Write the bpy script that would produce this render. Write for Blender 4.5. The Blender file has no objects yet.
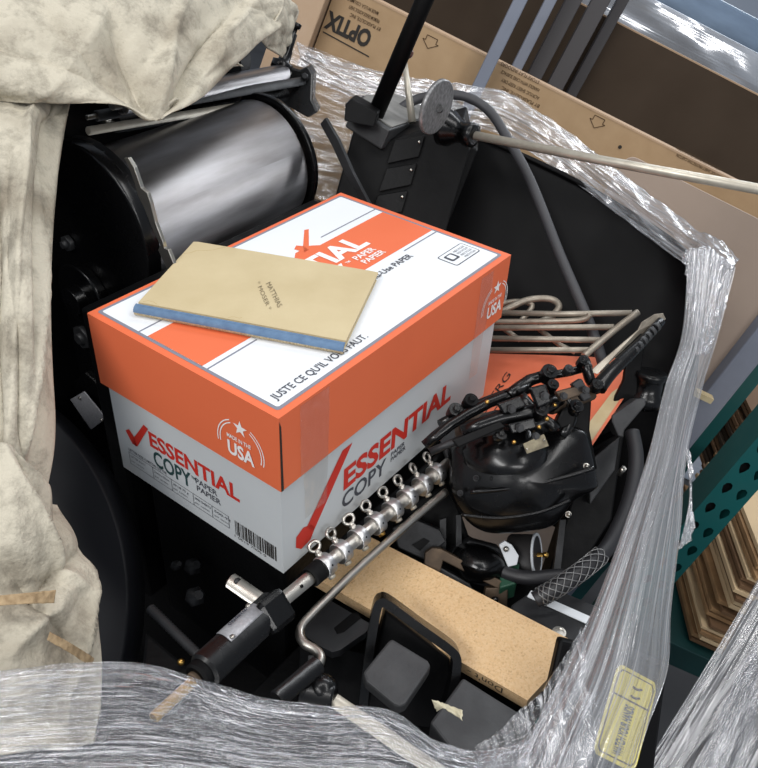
import bpy, bmesh, math, random
from mathutils import Vector, Matrix, noise
random.seed(7)
V = Vector
PI = math.pi
SC = bpy.context.scene
COL = SC.collection

# ---------------------------------------------------------------- frames
F = 820.0
CX, CY = 379.0, 384.0
DOWN = V((-659.0, 1266.0, 820.0)).normalized()          # gravity seen from the lens
_k = -(DOWN.x + .46*DOWN.y)/DOWN.z
AX = V((1.0, .46, _k)).normalized()                      # along the cartons behind
UP = -DOWN
BY = UP.cross(AX).normalized()                           # away
MW = Matrix((AX, BY, UP))
CAM = V((0, 0, 1.9))

def W(c):                                                # lens frame -> world
    return MW @ V(c) + CAM
def Wd(c):
    return MW @ V(c)
def P(px, py, d):
    return W(((px-CX)*d/F, (py-CY)*d/F, d))
RB = Matrix(((0.6019191, -0.7971459, 0.0474530), (-0.4536524, -0.3902435, -0.8011925), (0.6571856, 0.4607259, -0.5965222)))
TB = V((-0.0963888, 0.0335479, 0.7862763))
def B(x, y, z):                                          # frame of the tilted press and its carton
    return W(RB @ V((x, y, z)) + TB)
bx, by, bz = Wd(RB @ V((1, 0, 0))), Wd(RB @ V((0, 1, 0))), Wd(RB @ V((0, 0, 1)))
def PB(px, py, ax, val):                                 # where the line of sight meets a plane of the press frame
    d = V(((px-CX)/F, (py-CY)/F, 1.0))
    n = RB.col[ax]
    s = (n.dot(TB)+val)/n.dot(d)
    return W(d*s)
UPW, AXW, BYW = V((0, 0, 1)), V((1, 0, 0)), V((0, 1, 0))

# ---------------------------------------------------------------- materials
def srgb(r, g, b):
    f = lambda c: (c/255/12.92) if c/255 <= .04045 else ((c/255+.055)/1.055)**2.4
    return (f(r), f(g), f(b), 1)
MATS = {}
def mat(name, col, rough=.5, metal=0.0, coat=0.0, noise_amt=0.0, nscale=30, col2=None, bump=0.0, bscale=200, stretch=None, spec=.5, coatr=.1):
    m = bpy.data.materials.new(name); m.use_nodes = True
    nt = m.node_tree; b = nt.nodes['Principled BSDF']
    b.inputs['Base Color'].default_value = col
    b.inputs['Roughness'].default_value = rough
    b.inputs['Metallic'].default_value = metal
    b.inputs['Coat Weight'].default_value = coat
    b.inputs['Coat Roughness'].default_value = coatr
    b.inputs['Specular IOR Level'].default_value = spec
    tc = nt.nodes.new('ShaderNodeTexCoord'); mp = nt.nodes.new('ShaderNodeMapping')
    nt.links.new(tc.outputs['Object'], mp.inputs[0])
    if stretch: mp.inputs['Scale'].default_value = stretch
    if noise_amt > 0:
        n = nt.nodes.new('ShaderNodeTexNoise'); n.inputs['Scale'].default_value = nscale; n.inputs['Detail'].default_value = 6
        nt.links.new(mp.outputs[0], n.inputs['Vector'])
        r = nt.nodes.new('ShaderNodeValToRGB'); r.color_ramp.elements[0].position = .35; r.color_ramp.elements[1].position = .7
        c2 = col2 or tuple(c*.5 for c in col[:3])+(1,)
        r.color_ramp.elements[0].color = c2; r.color_ramp.elements[1].color = col
        nt.links.new(n.outputs[0], r.inputs[0])
        mx = nt.nodes.new('ShaderNodeMix'); mx.data_type = 'RGBA'; mx.inputs[0].default_value = noise_amt
        mx.inputs[6].default_value = col
        nt.links.new(r.outputs[0], mx.inputs[7]); nt.links.new(mx.outputs[2], b.inputs['Base Color'])
        mr = nt.nodes.new('ShaderNodeMapRange'); mr.inputs[3].default_value = min(1, rough*1.35); mr.inputs[4].default_value = rough*.8
        nt.links.new(n.outputs[0], mr.inputs[0]); nt.links.new(mr.outputs[0], b.inputs['Roughness'])
    if bump > 0:
        n2 = nt.nodes.new('ShaderNodeTexNoise'); n2.inputs['Scale'].default_value = bscale; n2.inputs['Detail'].default_value = 4
        nt.links.new(mp.outputs[0], n2.inputs['Vector'])
        bp = nt.nodes.new('ShaderNodeBump'); bp.inputs['Strength'].default_value = bump; bp.inputs['Distance'].default_value = .002
        nt.links.new(n2.outputs[0], bp.inputs['Height']); nt.links.new(bp.outputs[0], b.inputs['Normal'])
    MATS[name] = m
    return m

black = mat('black_enamel', srgb(7, 7, 8), .25, 0, .12, .5, 25, srgb(4, 4, 5), bump=.12, bscale=60, spec=.35)
blackm = mat('black_matte', srgb(6, 6, 7), .5, 0, 0, .5, 40, srgb(3, 3, 4), bump=.2, bscale=120, spec=.14)
castblk = mat('cast_iron_black', srgb(9, 9, 10), .5, 0, 0, .6, 18, srgb(5, 5, 6), bump=.3, bscale=150, spec=.18)
traym = mat('black_sheet_metal', srgb(6, 6, 7), .5, 0, 0, .6, 14, srgb(10, 10, 11), bump=.08, bscale=30, spec=.12)
greym = mat('worn_grey_iron', srgb(66, 67, 68), .5, .2, 0, .7, 25, srgb(48, 48, 50), bump=.25, bscale=150)
dkgrey = mat('dark_grey_steel', srgb(46, 47, 49), .45, .3, 0, .6, 35, srgb(22, 22, 24), bump=.2, bscale=120)
steel = mat('steel', srgb(188, 184, 176), .3, 1, 0, .4, 60, srgb(140, 134, 126))
alu = mat('aluminium_collar', srgb(205, 205, 205), .35, 1, 0, .3, 90, srgb(160, 160, 160))
dkwire = mat('dull_wire_braid', srgb(130, 130, 130), .4, .7)
chrome = mat('chrome', srgb(215, 215, 215), .12, 1)
paler = mat('pale_painted_steel', srgb(196, 190, 176), .35, .5, 0, .5, 50, srgb(150, 142, 128))
wirem = mat('tarnished_wire', srgb(172, 164, 150), .42, .55, 0, .6, 45, srgb(112, 100, 88))
discm = mat('scratched_disc', srgb(150, 150, 150), .38, .6, 0, .8, 60, srgb(96, 96, 98), stretch=(1, 6, 3))
brass = mat('brass', srgb(188, 150, 82), .3, 1)
brownm = mat('brown_tarnished_steel', srgb(96, 80, 64), .5, .5, 0, .8, 40, srgb(45, 38, 32))
rubber = mat('grey_rubber_hose', srgb(58, 58, 61), .55, bump=.1)
rubberk = mat('black_rubber_hose', srgb(32, 32, 35), .5)
gaugeblk = mat('gauge_drum_rubber', srgb(44, 42, 42), .5)
beltm = mat('flywheel_rim_paint', srgb(18, 19, 23), .5, .05, 0, .4, 12, srgb(12, 13, 16), spec=.2)
bluem = mat('blue_tape', srgb(28, 34, 62), .5)
platem = mat('engraved_plate', srgb(176, 176, 180), .4, .3, 0, .4, 300, srgb(110, 110, 115), stretch=(1, 1, 1))
platebrass = mat('worn_brass_plate', srgb(128, 120, 98), .4, .4, 0, .8, 150, srgb(80, 72, 58))
inkred = mat('red_print', srgb(196, 46, 34), .55)
inkgreen = mat('dark_green_print', srgb(38, 66, 66), .55)
inkgrey = mat('dark_grey_print', srgb(70, 72, 80), .6)
inkblk = mat('black_print', srgb(38, 34, 30), .7)
inkbrn = mat('brown_carton_print', srgb(78, 58, 36), .8)
inkwht = mat('white_print', srgb(236, 234, 232), .5)
orange = mat('orange_carton', srgb(224, 110, 70), .5, 0, 0, .25, 8, srgb(208, 94, 56), bump=.06, bscale=25)
lidwhite = mat('white_carton_print', srgb(226, 229, 233), .5)
framegrey = mat('grey_frame_print', srgb(126, 128, 140), .5)
bodyw = mat('pale_grey_carton', srgb(196, 200, 202), .55, 0, 0, .3, 10, srgb(180, 184, 186), bump=.05, bscale=30)
tapem = None
cover = mat('buff_book_cover', srgb(196, 180, 144), .7, 0, 0, .45, 14, srgb(172, 154, 116), bump=.15, bscale=400)
bluecl = mat('blue_cloth_spine', srgb(98, 126, 156), .75, 0, 0, .6, 90, srgb(76, 100, 130), bump=.4, bscale=700)
pagem = mat('book_pages', srgb(190, 174, 142), .85, 0, 0, .8, 500, srgb(120, 104, 80))
stamp = mat('faded_stamp_ink', srgb(120, 108, 84), .8)
stain = mat('water_stain', srgb(168, 142, 92), .8)
kraft = mat('kraft_cardboard', srgb(172, 144, 110), .75, 0, 0, .4, 25, srgb(154, 126, 94), bump=.05)
kraftlt = mat('pale_tan_cardboard', srgb(190, 164, 138), .75, 0, 0, .3, 20, srgb(176, 142, 108))
kraftrim = mat('carton_cut_edge', srgb(178, 150, 122), .8)
pinkish = mat('grey_brown_cardboard', srgb(166, 148, 134), .7, 0, 0, .25, 10, srgb(152, 134, 120))
shadebrn = mat('dark_brown_cardboard', srgb(66, 52, 38), .85, 0, 0, .5, 6, srgb(54, 42, 30))  # brown darkened to stand for cardboard in shade
shelfgrey = mat('blue_grey_shelf_post', srgb(128, 134, 148), .5, .2, 0, .3, 20, srgb(108, 113, 126))
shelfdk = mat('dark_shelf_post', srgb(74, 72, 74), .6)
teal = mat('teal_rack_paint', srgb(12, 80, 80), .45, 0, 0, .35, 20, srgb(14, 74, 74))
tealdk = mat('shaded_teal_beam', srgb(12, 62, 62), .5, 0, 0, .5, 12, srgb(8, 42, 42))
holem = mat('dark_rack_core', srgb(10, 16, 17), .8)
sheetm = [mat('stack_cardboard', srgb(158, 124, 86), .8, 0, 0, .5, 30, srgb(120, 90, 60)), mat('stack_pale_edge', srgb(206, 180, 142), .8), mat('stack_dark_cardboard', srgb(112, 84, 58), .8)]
concrete = mat('concrete', srgb(62, 62, 64), .7, 0, 0, .5, 4, srgb(48, 48, 50))
wallm = mat('warehouse_wall', srgb(176, 184, 196), .7, 0, 0, .3, 2, srgb(150, 158, 172))
whitegauge = mat('white_enamel', srgb(214, 218, 222), .4)
yellow = mat('yellow_sign', srgb(232, 214, 84), .5)
scrapm = mat('cream_tape_scrap', srgb(206, 198, 170), .6)
creamp = mat('cream_card', srgb(214, 198, 160), .7, 0, 0, .5, 30, srgb(186, 160, 112))
orangef = mat('orange_folder_paper', srgb(238, 126, 90), .55, 0, 0, .4, 9, srgb(208, 92, 54), bump=.1, bscale=18)
wood = mat('pallet_wood', srgb(120, 96, 70), .8, 0, 0, .6, 20, srgb(90, 70, 50))
thread = mat('tan_stitching', srgb(176, 152, 118), .8, 0, 0, .7, 120, srgb(120, 98, 70), bump=.5, bscale=300)
greenm = mat('green_paint', srgb(30, 70, 52), .5)
ballm = mat('brown_ball', srgb(86, 48, 36), .3, 0, .5)
headm = mat('tree', srgb(80, 80, 80))

def particle_mat():
    m = bpy.data.materials.new('particle_board'); m.use_nodes = True; nt = m.node_tree; b = nt.nodes['Principled BSDF']
    b.inputs['Roughness'].default_value = .75
    tc = nt.nodes.new('ShaderNodeTexCoord'); v = nt.nodes.new('ShaderNodeTexVoronoi'); v.inputs['Scale'].default_value = 420
    n = nt.nodes.new('ShaderNodeTexNoise'); n.inputs['Scale'].default_value = 420; n.inputs['Detail'].default_value = 5
    nt.links.new(tc.outputs['Object'], v.inputs['Vector']); nt.links.new(tc.outputs['Object'], n.inputs['Vector'])
    r = nt.nodes.new('ShaderNodeValToRGB'); e = r.color_ramp.elements
    e[0].position = 0; e[0].color = srgb(150, 112, 70); e[1].position = 1; e[1].color = srgb(220, 192, 154)
    e2 = r.color_ramp.elements.new(.22); e2.color = srgb(206, 168, 122)
    nt.links.new(v.outputs['Color'], r.inputs[0])
    r2 = nt.nodes.new('ShaderNodeValToRGB'); r2.color_ramp.elements[0].position = .30; r2.color_ramp.elements[0].color = srgb(178, 142, 100)
    r2.color_ramp.elements[1].position = .46; r2.color_ramp.elements[1].color = srgb(220, 186, 140)
    nt.links.new(n.outputs[0], r2.inputs[0])
    mx = nt.nodes.new('ShaderNodeMix'); mx.data_type = 'RGBA'; mx.inputs[0].default_value = .5
    nt.links.new(r.outputs[0], mx.inputs[6]); nt.links.new(r2.outputs[0], mx.inputs[7]); nt.links.new(mx.outputs[2], b.inputs['Base Color'])
    return m
pboard = particle_mat()

def canvas_mat():
    m = bpy.data.materials.new('canvas'); m.use_nodes = True; nt = m.node_tree; b = nt.nodes['Principled BSDF']
    b.inputs['Roughness'].default_value = .85; b.inputs['Specular IOR Level'].default_value = .25
    tc = nt.nodes.new('ShaderNodeTexCoord')
    n = nt.nodes.new('ShaderNodeTexNoise'); n.inputs['Scale'].default_value = 7; n.inputs['Detail'].default_value = 8
    n2 = nt.nodes.new('ShaderNodeTexNoise'); n2.inputs['Scale'].default_value = 26; n2.inputs['Detail'].default_value = 9; n2.inputs['Roughness'].default_value = .7
    for q in (n, n2): nt.links.new(tc.outputs['Object'], q.inputs['Vector'])
    r = nt.nodes.new('ShaderNodeValToRGB'); e = r.color_ramp.elements
    e[0].position = .30; e[0].color = srgb(128, 118, 102); e[1].position = .50; e[1].color = srgb(192, 185, 168)
    nt.links.new(n.outputs[0], r.inputs[0])
    r2 = nt.nodes.new('ShaderNodeValToRGB'); r2.color_ramp.elements[0].position = .36; r2.color_ramp.elements[0].color = (.30, .29, .28, 1)
    r2.color_ramp.elements[1].position = .52; r2.color_ramp.elements[1].color = (1, 1, 1, 1)
    nt.links.new(n2.outputs[0], r2.inputs[0])
    mx = nt.nodes.new('ShaderNodeMix'); mx.data_type = 'RGBA'; mx.blend_type = 'MULTIPLY'; mx.inputs[0].default_value = .55
    nt.links.new(r.outputs[0], mx.inputs[6]); nt.links.new(r2.outputs[0], mx.inputs[7])
    nt.links.new(mx.outputs[2], b.inputs['Base Color'])
    ck = nt.nodes.new('ShaderNodeTexNoise'); ck.inputs['Scale'].default_value = 260; ck.inputs['Detail'].default_value = 3
    nt.links.new(tc.outputs['Object'], ck.inputs['Vector'])
    ad = nt.nodes.new('ShaderNodeMath'); ad.operation = 'ADD'
    nt.links.new(ck.outputs[0], ad.inputs[0]); nt.links.new(n2.outputs[0], ad.inputs[1])
    bp = nt.nodes.new('ShaderNodeBump'); bp.inputs['Strength'].default_value = .45; bp.inputs['Distance'].default_value = .0035
    nt.links.new(ad.outputs[0], bp.inputs['Height']); nt.links.new(bp.outputs[0], b.inputs['Normal'])
    return m
canvas = canvas_mat()

def drum_mat():
    m = bpy.data.materials.new('ground_steel_drum'); m.use_nodes = True; nt = m.node_tree; b = nt.nodes['Principled BSDF']
    b.inputs['Metallic'].default_value = 1
    tc = nt.nodes.new('ShaderNodeTexCoord'); mp = nt.nodes.new('ShaderNodeMapping')
    nt.links.new(tc.outputs['UV'], mp.inputs[0]); mp.inputs['Scale'].default_value = (.6, 7, 1)
    n = nt.nodes.new('ShaderNodeTexNoise'); n.inputs['Scale'].default_value = 3; n.inputs['Detail'].default_value = 8
    nt.links.new(mp.outputs[0], n.inputs['Vector'])
    r = nt.nodes.new('ShaderNodeValToRGB'); r.color_ramp.elements[0].position = .3; r.color_ramp.elements[1].position = .7
    r.color_ramp.elements[0].color = srgb(112, 108, 107); r.color_ramp.elements[1].color = srgb(154, 152, 153)
    nt.links.new(n.outputs[0], r.inputs[0]); nt.links.new(r.outputs[0], b.inputs['Base Color'])
    mr = nt.nodes.new('ShaderNodeMapRange'); mr.inputs[3].default_value = .24; mr.inputs[4].default_value = .40
    nt.links.new(n.outputs[0], mr.inputs[0]); nt.links.new(mr.outputs[0], b.inputs['Roughness'])
    return m
drumm = drum_mat()

def film_mat(name, base, amt, su, sv, white=.8, rough=.16, bump=.6, gl_mix=.35):
    """stretch film: clear plastic with milky strands running along v"""
    m = bpy.data.materials.new(name); m.use_nodes = True; nt = m.node_tree
    nt.nodes.clear(); out = nt.nodes.new('ShaderNodeOutputMaterial')
    tc = nt.nodes.new('ShaderNodeTexCoord')
    def nz(su, sv, sc, det, dist=0.0):
        mp = nt.nodes.new('ShaderNodeMapping'); mp.inputs['Scale'].default_value = (su, sv, 1)
        nt.links.new(tc.outputs['UV'], mp.inputs[0])
        n = nt.nodes.new('ShaderNodeTexNoise'); n.inputs['Scale'].default_value = sc; n.inputs['Detail'].default_value = det
        n.inputs['Distortion'].default_value = dist
        nt.links.new(mp.outputs[0], n.inputs['Vector']); return n
    a = nz(su, sv, 1, 7, .4); c = nz(su*.25, sv*1.5, 1, 3, .8)
    def mth(op, x, y):
        q = nt.nodes.new('ShaderNodeMath'); q.operation = op
        for i, z in enumerate((x, y)):
            if isinstance(z, (int, float)): q.inputs[i].default_value = z
            else: nt.links.new(z, q.inputs[i])
        return q.outputs[0]
    mr = nt.nodes.new('ShaderNodeMapRange'); mr.inputs[1].default_value = .42; mr.inputs[2].default_value = .68
    mr.inputs[3].default_value = 0; mr.inputs[4].default_value = 1
    nt.links.new(a.outputs[0], mr.inputs[0])
    mr2 = nt.nodes.new('ShaderNodeMapRange'); mr2.inputs[1].default_value = .3; mr2.inputs[2].default_value = .7
    mr2.inputs[3].default_value = .35; mr2.inputs[4].default_value = 1.2
    nt.links.new(c.outputs[0], mr2.inputs[0])
    al = mth('ADD', base, mth('MULTIPLY', mth('MULTIPLY', mr.outputs[0], mr2.outputs[0]), amt))
    al.node.use_clamp = True
    bp = nt.nodes.new('ShaderNodeBump'); bp.inputs['Strength'].default_value = bump; bp.inputs['Distance'].default_value = .004
    nt.links.new(mth('ADD', a.outputs[0], mth('MULTIPLY', c.outputs[0], 1.0)), bp.inputs['Height'])
    gl = nt.nodes.new('ShaderNodeBsdfGlossy'); gl.inputs['Roughness'].default_value = rough; gl.inputs['Color'].default_value = (.95, .96, 1, 1)
    nt.links.new(bp.outputs[0], gl.inputs['Normal'])
    df = nt.nodes.new('ShaderNodeBsdfDiffuse'); df.inputs['Color'].default_value = (white*.97, white*.98, white, 1); nt.links.new(bp.outputs[0], df.inputs['Normal'])
    tl = nt.nodes.new('ShaderNodeBsdfTranslucent'); tl.inputs['Color'].default_value = (white*.8, white*.8, white*.82, 1)
    m1 = nt.nodes.new('ShaderNodeMixShader'); m1.inputs[0].default_value = .4
    nt.links.new(df.outputs[0], m1.inputs[1]); nt.links.new(tl.outputs[0], m1.inputs[2])
    m2 = nt.nodes.new('ShaderNodeMixShader'); m2.inputs[0].default_value = gl_mix
    nt.links.new(m1.outputs[0], m2.inputs[1]); nt.links.new(gl.outputs[0], m2.inputs[2])
    tr = nt.nodes.new('ShaderNodeBsdfTransparent'); tr.inputs[0].default_value = (.97, .97, .98, 1)
    m3 = nt.nodes.new('ShaderNodeMixShader')
    nt.links.new(al, m3.inputs[0]); nt.links.new(tr.outputs[0], m3.inputs[1]); nt.links.new(m2.outputs[0], m3.inputs[2])
    # clear gloss over everything
    lw = nt.nodes.new('ShaderNodeLayerWeight'); lw.inputs[0].default_value = .5; nt.links.new(bp.outputs[0], lw.inputs['Normal'])
    fr = mth('ADD', mth('MULTIPLY', mth('POWER', lw.outputs['Facing'], 4.0), .8), .055)
    g2 = nt.nodes.new('ShaderNodeBsdfGlossy'); g2.inputs['Roughness'].default_value = .07; nt.links.new(bp.outputs[0], g2.inputs['Normal'])
    m4 = nt.nodes.new('ShaderNodeMixShader'); nt.links.new(fr, m4.inputs[0])
    nt.links.new(m3.outputs[0], m4.inputs[1]); nt.links.new(g2.outputs[0], m4.inputs[2])
    nt.links.new(m4.outputs[0], out.inputs[0])
    return m
film_low = film_mat('film_front', .22, .70, 5, 70, .80, rough=.13, bump=.8, gl_mix=.6)
film_col = film_mat('film_column', .36, .42, 60, 2.4, .78, rough=.25, bump=.35, gl_mix=.4)
film_rib = film_mat('film_ribbon', .40, .6, 20, 8, .75, rough=.2, bump=.6, gl_mix=.5)
film_thin = film_mat('film_thin', .02, .6, 34, 1.4, .8, rough=.22)
film_foil = film_mat('film_crumple', .25, .8, 9, 9, .55, bump=.9, gl_mix=.6)
film_nb = film_mat('film_neighbour', .35, .3, 70, 2.4, .34, rough=.3, bump=.25, gl_mix=.3)
film_nf = film_mat('film_neighbour_fold', .1, .5, 30, 5, .5, rough=.2, bump=.5, gl_mix=.5)
film_far = film_mat('film_far', .75, .4, 3, 14, .7)
def tape_mat():
    m = bpy.data.materials.new('clear_tape'); m.use_nodes = True; nt = m.node_tree; nt.nodes.clear()
    out = nt.nodes.new('ShaderNodeOutputMaterial'); tr = nt.nodes.new('ShaderNodeBsdfTransparent'); tr.inputs[0].default_value = (.97, .96, .95, 1)
    pb = nt.nodes.new('ShaderNodeBsdfDiffuse'); pb.inputs[0].default_value = (.75, .72, .70, 1); mx = nt.nodes.new('ShaderNodeMixShader'); mx.inputs[0].default_value = .07
    gl = nt.nodes.new('ShaderNodeBsdfGlossy'); gl.inputs['Roughness'].default_value = .22; m2 = nt.nodes.new('ShaderNodeMixShader')
    fr = nt.nodes.new('ShaderNodeMapRange'); lw = nt.nodes.new('ShaderNodeLayerWeight'); fr.inputs[3].default_value = .03; fr.inputs[4].default_value = .16; nt.links.new(lw.outputs['Facing'], fr.inputs[0])
    nt.links.new(tr.outputs[0], mx.inputs[1]); nt.links.new(pb.outputs[0], mx.inputs[2]); nt.links.new(fr.outputs[0], m2.inputs[0])
    nt.links.new(mx.outputs[0], m2.inputs[1]); nt.links.new(gl.outputs[0], m2.inputs[2]); nt.links.new(m2.outputs[0], out.inputs[0]); return m
tapem = tape_mat()

# ---------------------------------------------------------------- mesh builder
class G:
    def __init__(s): s.bm = bmesh.new(); s.mats = []; s.uv = s.bm.loops.layers.uv.new('UVMap')
    def mi(s, m):
        if m not in s.mats: s.mats.append(m)
        return s.mats.index(m)
    def poly(s, pts, m, ext=None, smooth=False):
        """flat polygon, or prism when ext is given"""
        i = s.mi(m); a = [s.bm.verts.new(p) for p in pts]
        if ext is None:
            f = s.bm.faces.new(a); f.material_index = i; return s
        b = [s.bm.verts.new(V(p)+V(ext)) for p in pts]; n = len(pts); fs = []
        fs.append(s.bm.faces.new(list(reversed(a)))); fs.append(s.bm.faces.new(b))
        for k in range(n): fs.append(s.bm.faces.new((a[k], a[(k+1) % n], b[(k+1) % n], b[k])))
        for f in fs: f.material_index = i
        if n > 20:
            for f in fs[2:]: f.smooth = True
        bmesh.ops.recalc_face_normals(s.bm, faces=fs)
        return s
    def box(s, o, u, v, w, m):
        o, u, v, w = V(o), V(u), V(v), V(w)
        return s.poly([o, o+u, o+u+v, o+v], m, w)
    def ring(s, c, t, r, n, nrm=None):
        t = t.normalized()
        if nrm is None:
            nrm = t.orthogonal()
        nrm = (nrm - t*nrm.dot(t)).normalized(); bn = t.cross(nrm)
        return [s.bm.verts.new(c+nrm*(r*math.cos(2*PI*k/n))+bn*(r*math.sin(2*PI*k/n))) for k in range(n)], nrm
    def tube(s, pts, r, m, n=14, caps=True, smooth_path=0):
        pts = [V(p) for p in pts]
        if smooth_path: pts = cr(pts, smooth_path)
        i = s.mi(m); rr = r if isinstance(r, (list, tuple)) else None
        prev = None; nrm = None; N = len(pts); first = None
        for k, p in enumerate(pts):
            t = (pts[min(k+1, N-1)]-pts[max(k-1, 0)])
            rad = r if rr is None else (rr[k] if len(rr) == N else rr[0]+(rr[-1]-rr[0])*k/(N-1))
            cur, nrm = s.ring(p, t, rad, n, nrm)
            if prev:
                for j in range(n):
                    f = s.bm.faces.new((prev[j], prev[(j+1) % n], cur[(j+1) % n], cur[j])); f.material_index = i; f.smooth = True
                    for l, (u_, v_) in zip(f.loops, ((j/n, (k-1)/(N-1)), ((j+1)/n, (k-1)/(N-1)), ((j+1)/n, k/(N-1)), (j/n, k/(N-1)))): l[s.uv].uv = (v_, u_)
            else: first = cur
            prev = cur
        if caps:
            f = s.bm.faces.new(list(reversed(first))); f.material_index = i
            f = s.bm.faces.new(prev); f.material_index = i
        return s
    def lathe(s, p0, ax, prof, m, n=32):
        """prof = [(distance along axis, radius)...], sharp steps kept by doubling rings"""
        p0, ax = V(p0), V(ax).normalized(); i = s.mi(m); prev = None; nrm = ax.orthogonal().normalized(); L = max(abs(prof[-1][0]), 1e-6)
        for k, (d, r) in enumerate(prof):
            cur, _ = s.ring(p0+ax*d, ax, max(r, 1e-5), n, nrm)
            if prev:
                flat = abs(prof[k][0]-prof[k-1][0]) < 1e-6
                for j in range(n):
                    f = s.bm.faces.new((prev[j], prev[(j+1) % n], cur[(j+1) % n], cur[j])); f.material_index = i; f.smooth = not flat
                    for l, (u_, v_) in zip(f.loops, ((j/n, prof[k-1][0]/L), ((j+1)/n, prof[k-1][0]/L), ((j+1)/n, d/L), (j/n, d/L))): l[s.uv].uv = (v_, u_)
            prev = cur
        return s
    def cyl(s, p0, p1, r, m, n=24, ch=None):
        p0, p1 = V(p0), V(p1); L = (p1-p0).length; c = ch if ch is not None else min(r*.15, L*.2)
        return s.lathe(p0, p1-p0, [(0, 0), (0, r-c), (0, r-c), (c, r), (c, r), (L-c, r), (L-c, r), (L, r-c), (L, r-c), (L, 0)], m, n)
    def ball(s, c, r, m, sq=1.0):
        i = s.mi(m); g = bmesh.ops.create_uvsphere(s.bm, u_segments=20, v_segments=12, radius=r, matrix=Matrix.Translation(V(c)))
        for v in g['verts']:
            for f in v.link_faces: f.material_index = i; f.smooth = True
        return s
    def text(s, txt, o, u, v, size, m, bold=0.0, width=None, mono=1.0, up=.0005, shear=0.0):
        """lettering whose baseline starts at o, running along u, standing along v; size = cap height"""
        cu = bpy.data.curves.new('t', 'FONT'); cu.body = txt; cu.size = 1; cu.offset = bold; cu.resolution_u = 3; cu.shear = shear
        ob = bpy.data.objects.new('t', cu); COL.objects.link(ob)
        dg = bpy.context.evaluated_depsgraph_get(); me = ob.evaluated_get(dg).to_mesh()
        u, v = V(u).normalized(), V(v).normalized(); n = u.cross(v)
        xs = [q.co.x for q in me.vertices]; i = s.mi(m)
        if xs:
            x0, x1 = min(xs), max(xs); k = size/.70; kx = k if width is None else width/(x1-x0)
            vs = [s.bm.verts.new(V(o)+u*((q.co.x-x0)*kx)+v*(q.co.y*k)+n*up) for q in me.vertices]
            for p in me.polygons:
                try: f = s.bm.faces.new([vs[j] for j in p.vertices]); f.material_index = i
                except ValueError: pass
        ob.evaluated_get(dg).to_mesh_clear(); bpy.data.objects.remove(ob); bpy.data.curves.remove(cu)
        return s
    def build(s, name, parent=None, bevel=0.0, solid=0.0, sub=0, label=None, doubles=False):
        if doubles: bmesh.ops.remove_doubles(s.bm, verts=s.bm.verts, dist=1e-5)
        root = parent
        loc = V((0, 0, 0))
        while root is not None: loc = loc+root.location; root = root.parent
        if parent is None:
            c = V((0, 0, 0)); zs = 1e9
            for v in s.bm.verts: c += v.co; zs = min(zs, v.co.z)
            c /= max(1, len(s.bm.verts)); base = V((c.x, c.y, zs))
        else: base = loc
        for v in s.bm.verts: v.co -= base
        me = bpy.data.meshes.new(name); s.bm.to_mesh(me); s.bm.free()
        for m in s.mats: me.materials.append(m)
        o = bpy.data.objects.new(name, me); COL.objects.link(o)
        if parent is None: o.location = base
        else: o.parent = parent
        if solid:
            md = o.modifiers.new('solid', 'SOLIDIFY'); md.thickness = solid; md.offset = 0
        if bevel:
            md = o.modifiers.new('bevel', 'BEVEL'); md.width = bevel; md.segments = 2; md.limit_method = 'ANGLE'; md.angle_limit = math.radians(40)
        if sub:
            md = o.modifiers.new('sub', 'SUBSURF'); md.levels = sub; md.render_levels = sub
        if label: o['label'] = label
        return o
def cr(pts, n):
    out = []; N = len(pts)
    for i in range(N-1):
        p0, p1, p2, p3 = pts[max(i-1, 0)], pts[i], pts[i+1], pts[min(i+2, N-1)]
        for k in range(n):
            t = k/n
            out.append(.5*((2*p1)+(-p0+p2)*t+(2*p0-5*p1+4*p2-p3)*t*t+(-p0+3*p1-3*p2+p3)*t**3))
    out.append(pts[-1]); return out
def thing(name, label, cat, loc, group=None):
    o = bpy.data.objects.new(name, None); COL.objects.link(o); o.location = loc; o.empty_display_size = .05
    o['label'] = label; o['category'] = cat
    if group: o['group'] = group
    return o
def tag(o, label, cat, group=None):
    o['label'] = label; o['category'] = cat
    if group: o['group'] = group
    return o
def struct(o): o['kind'] = 'structure'; return o

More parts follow.
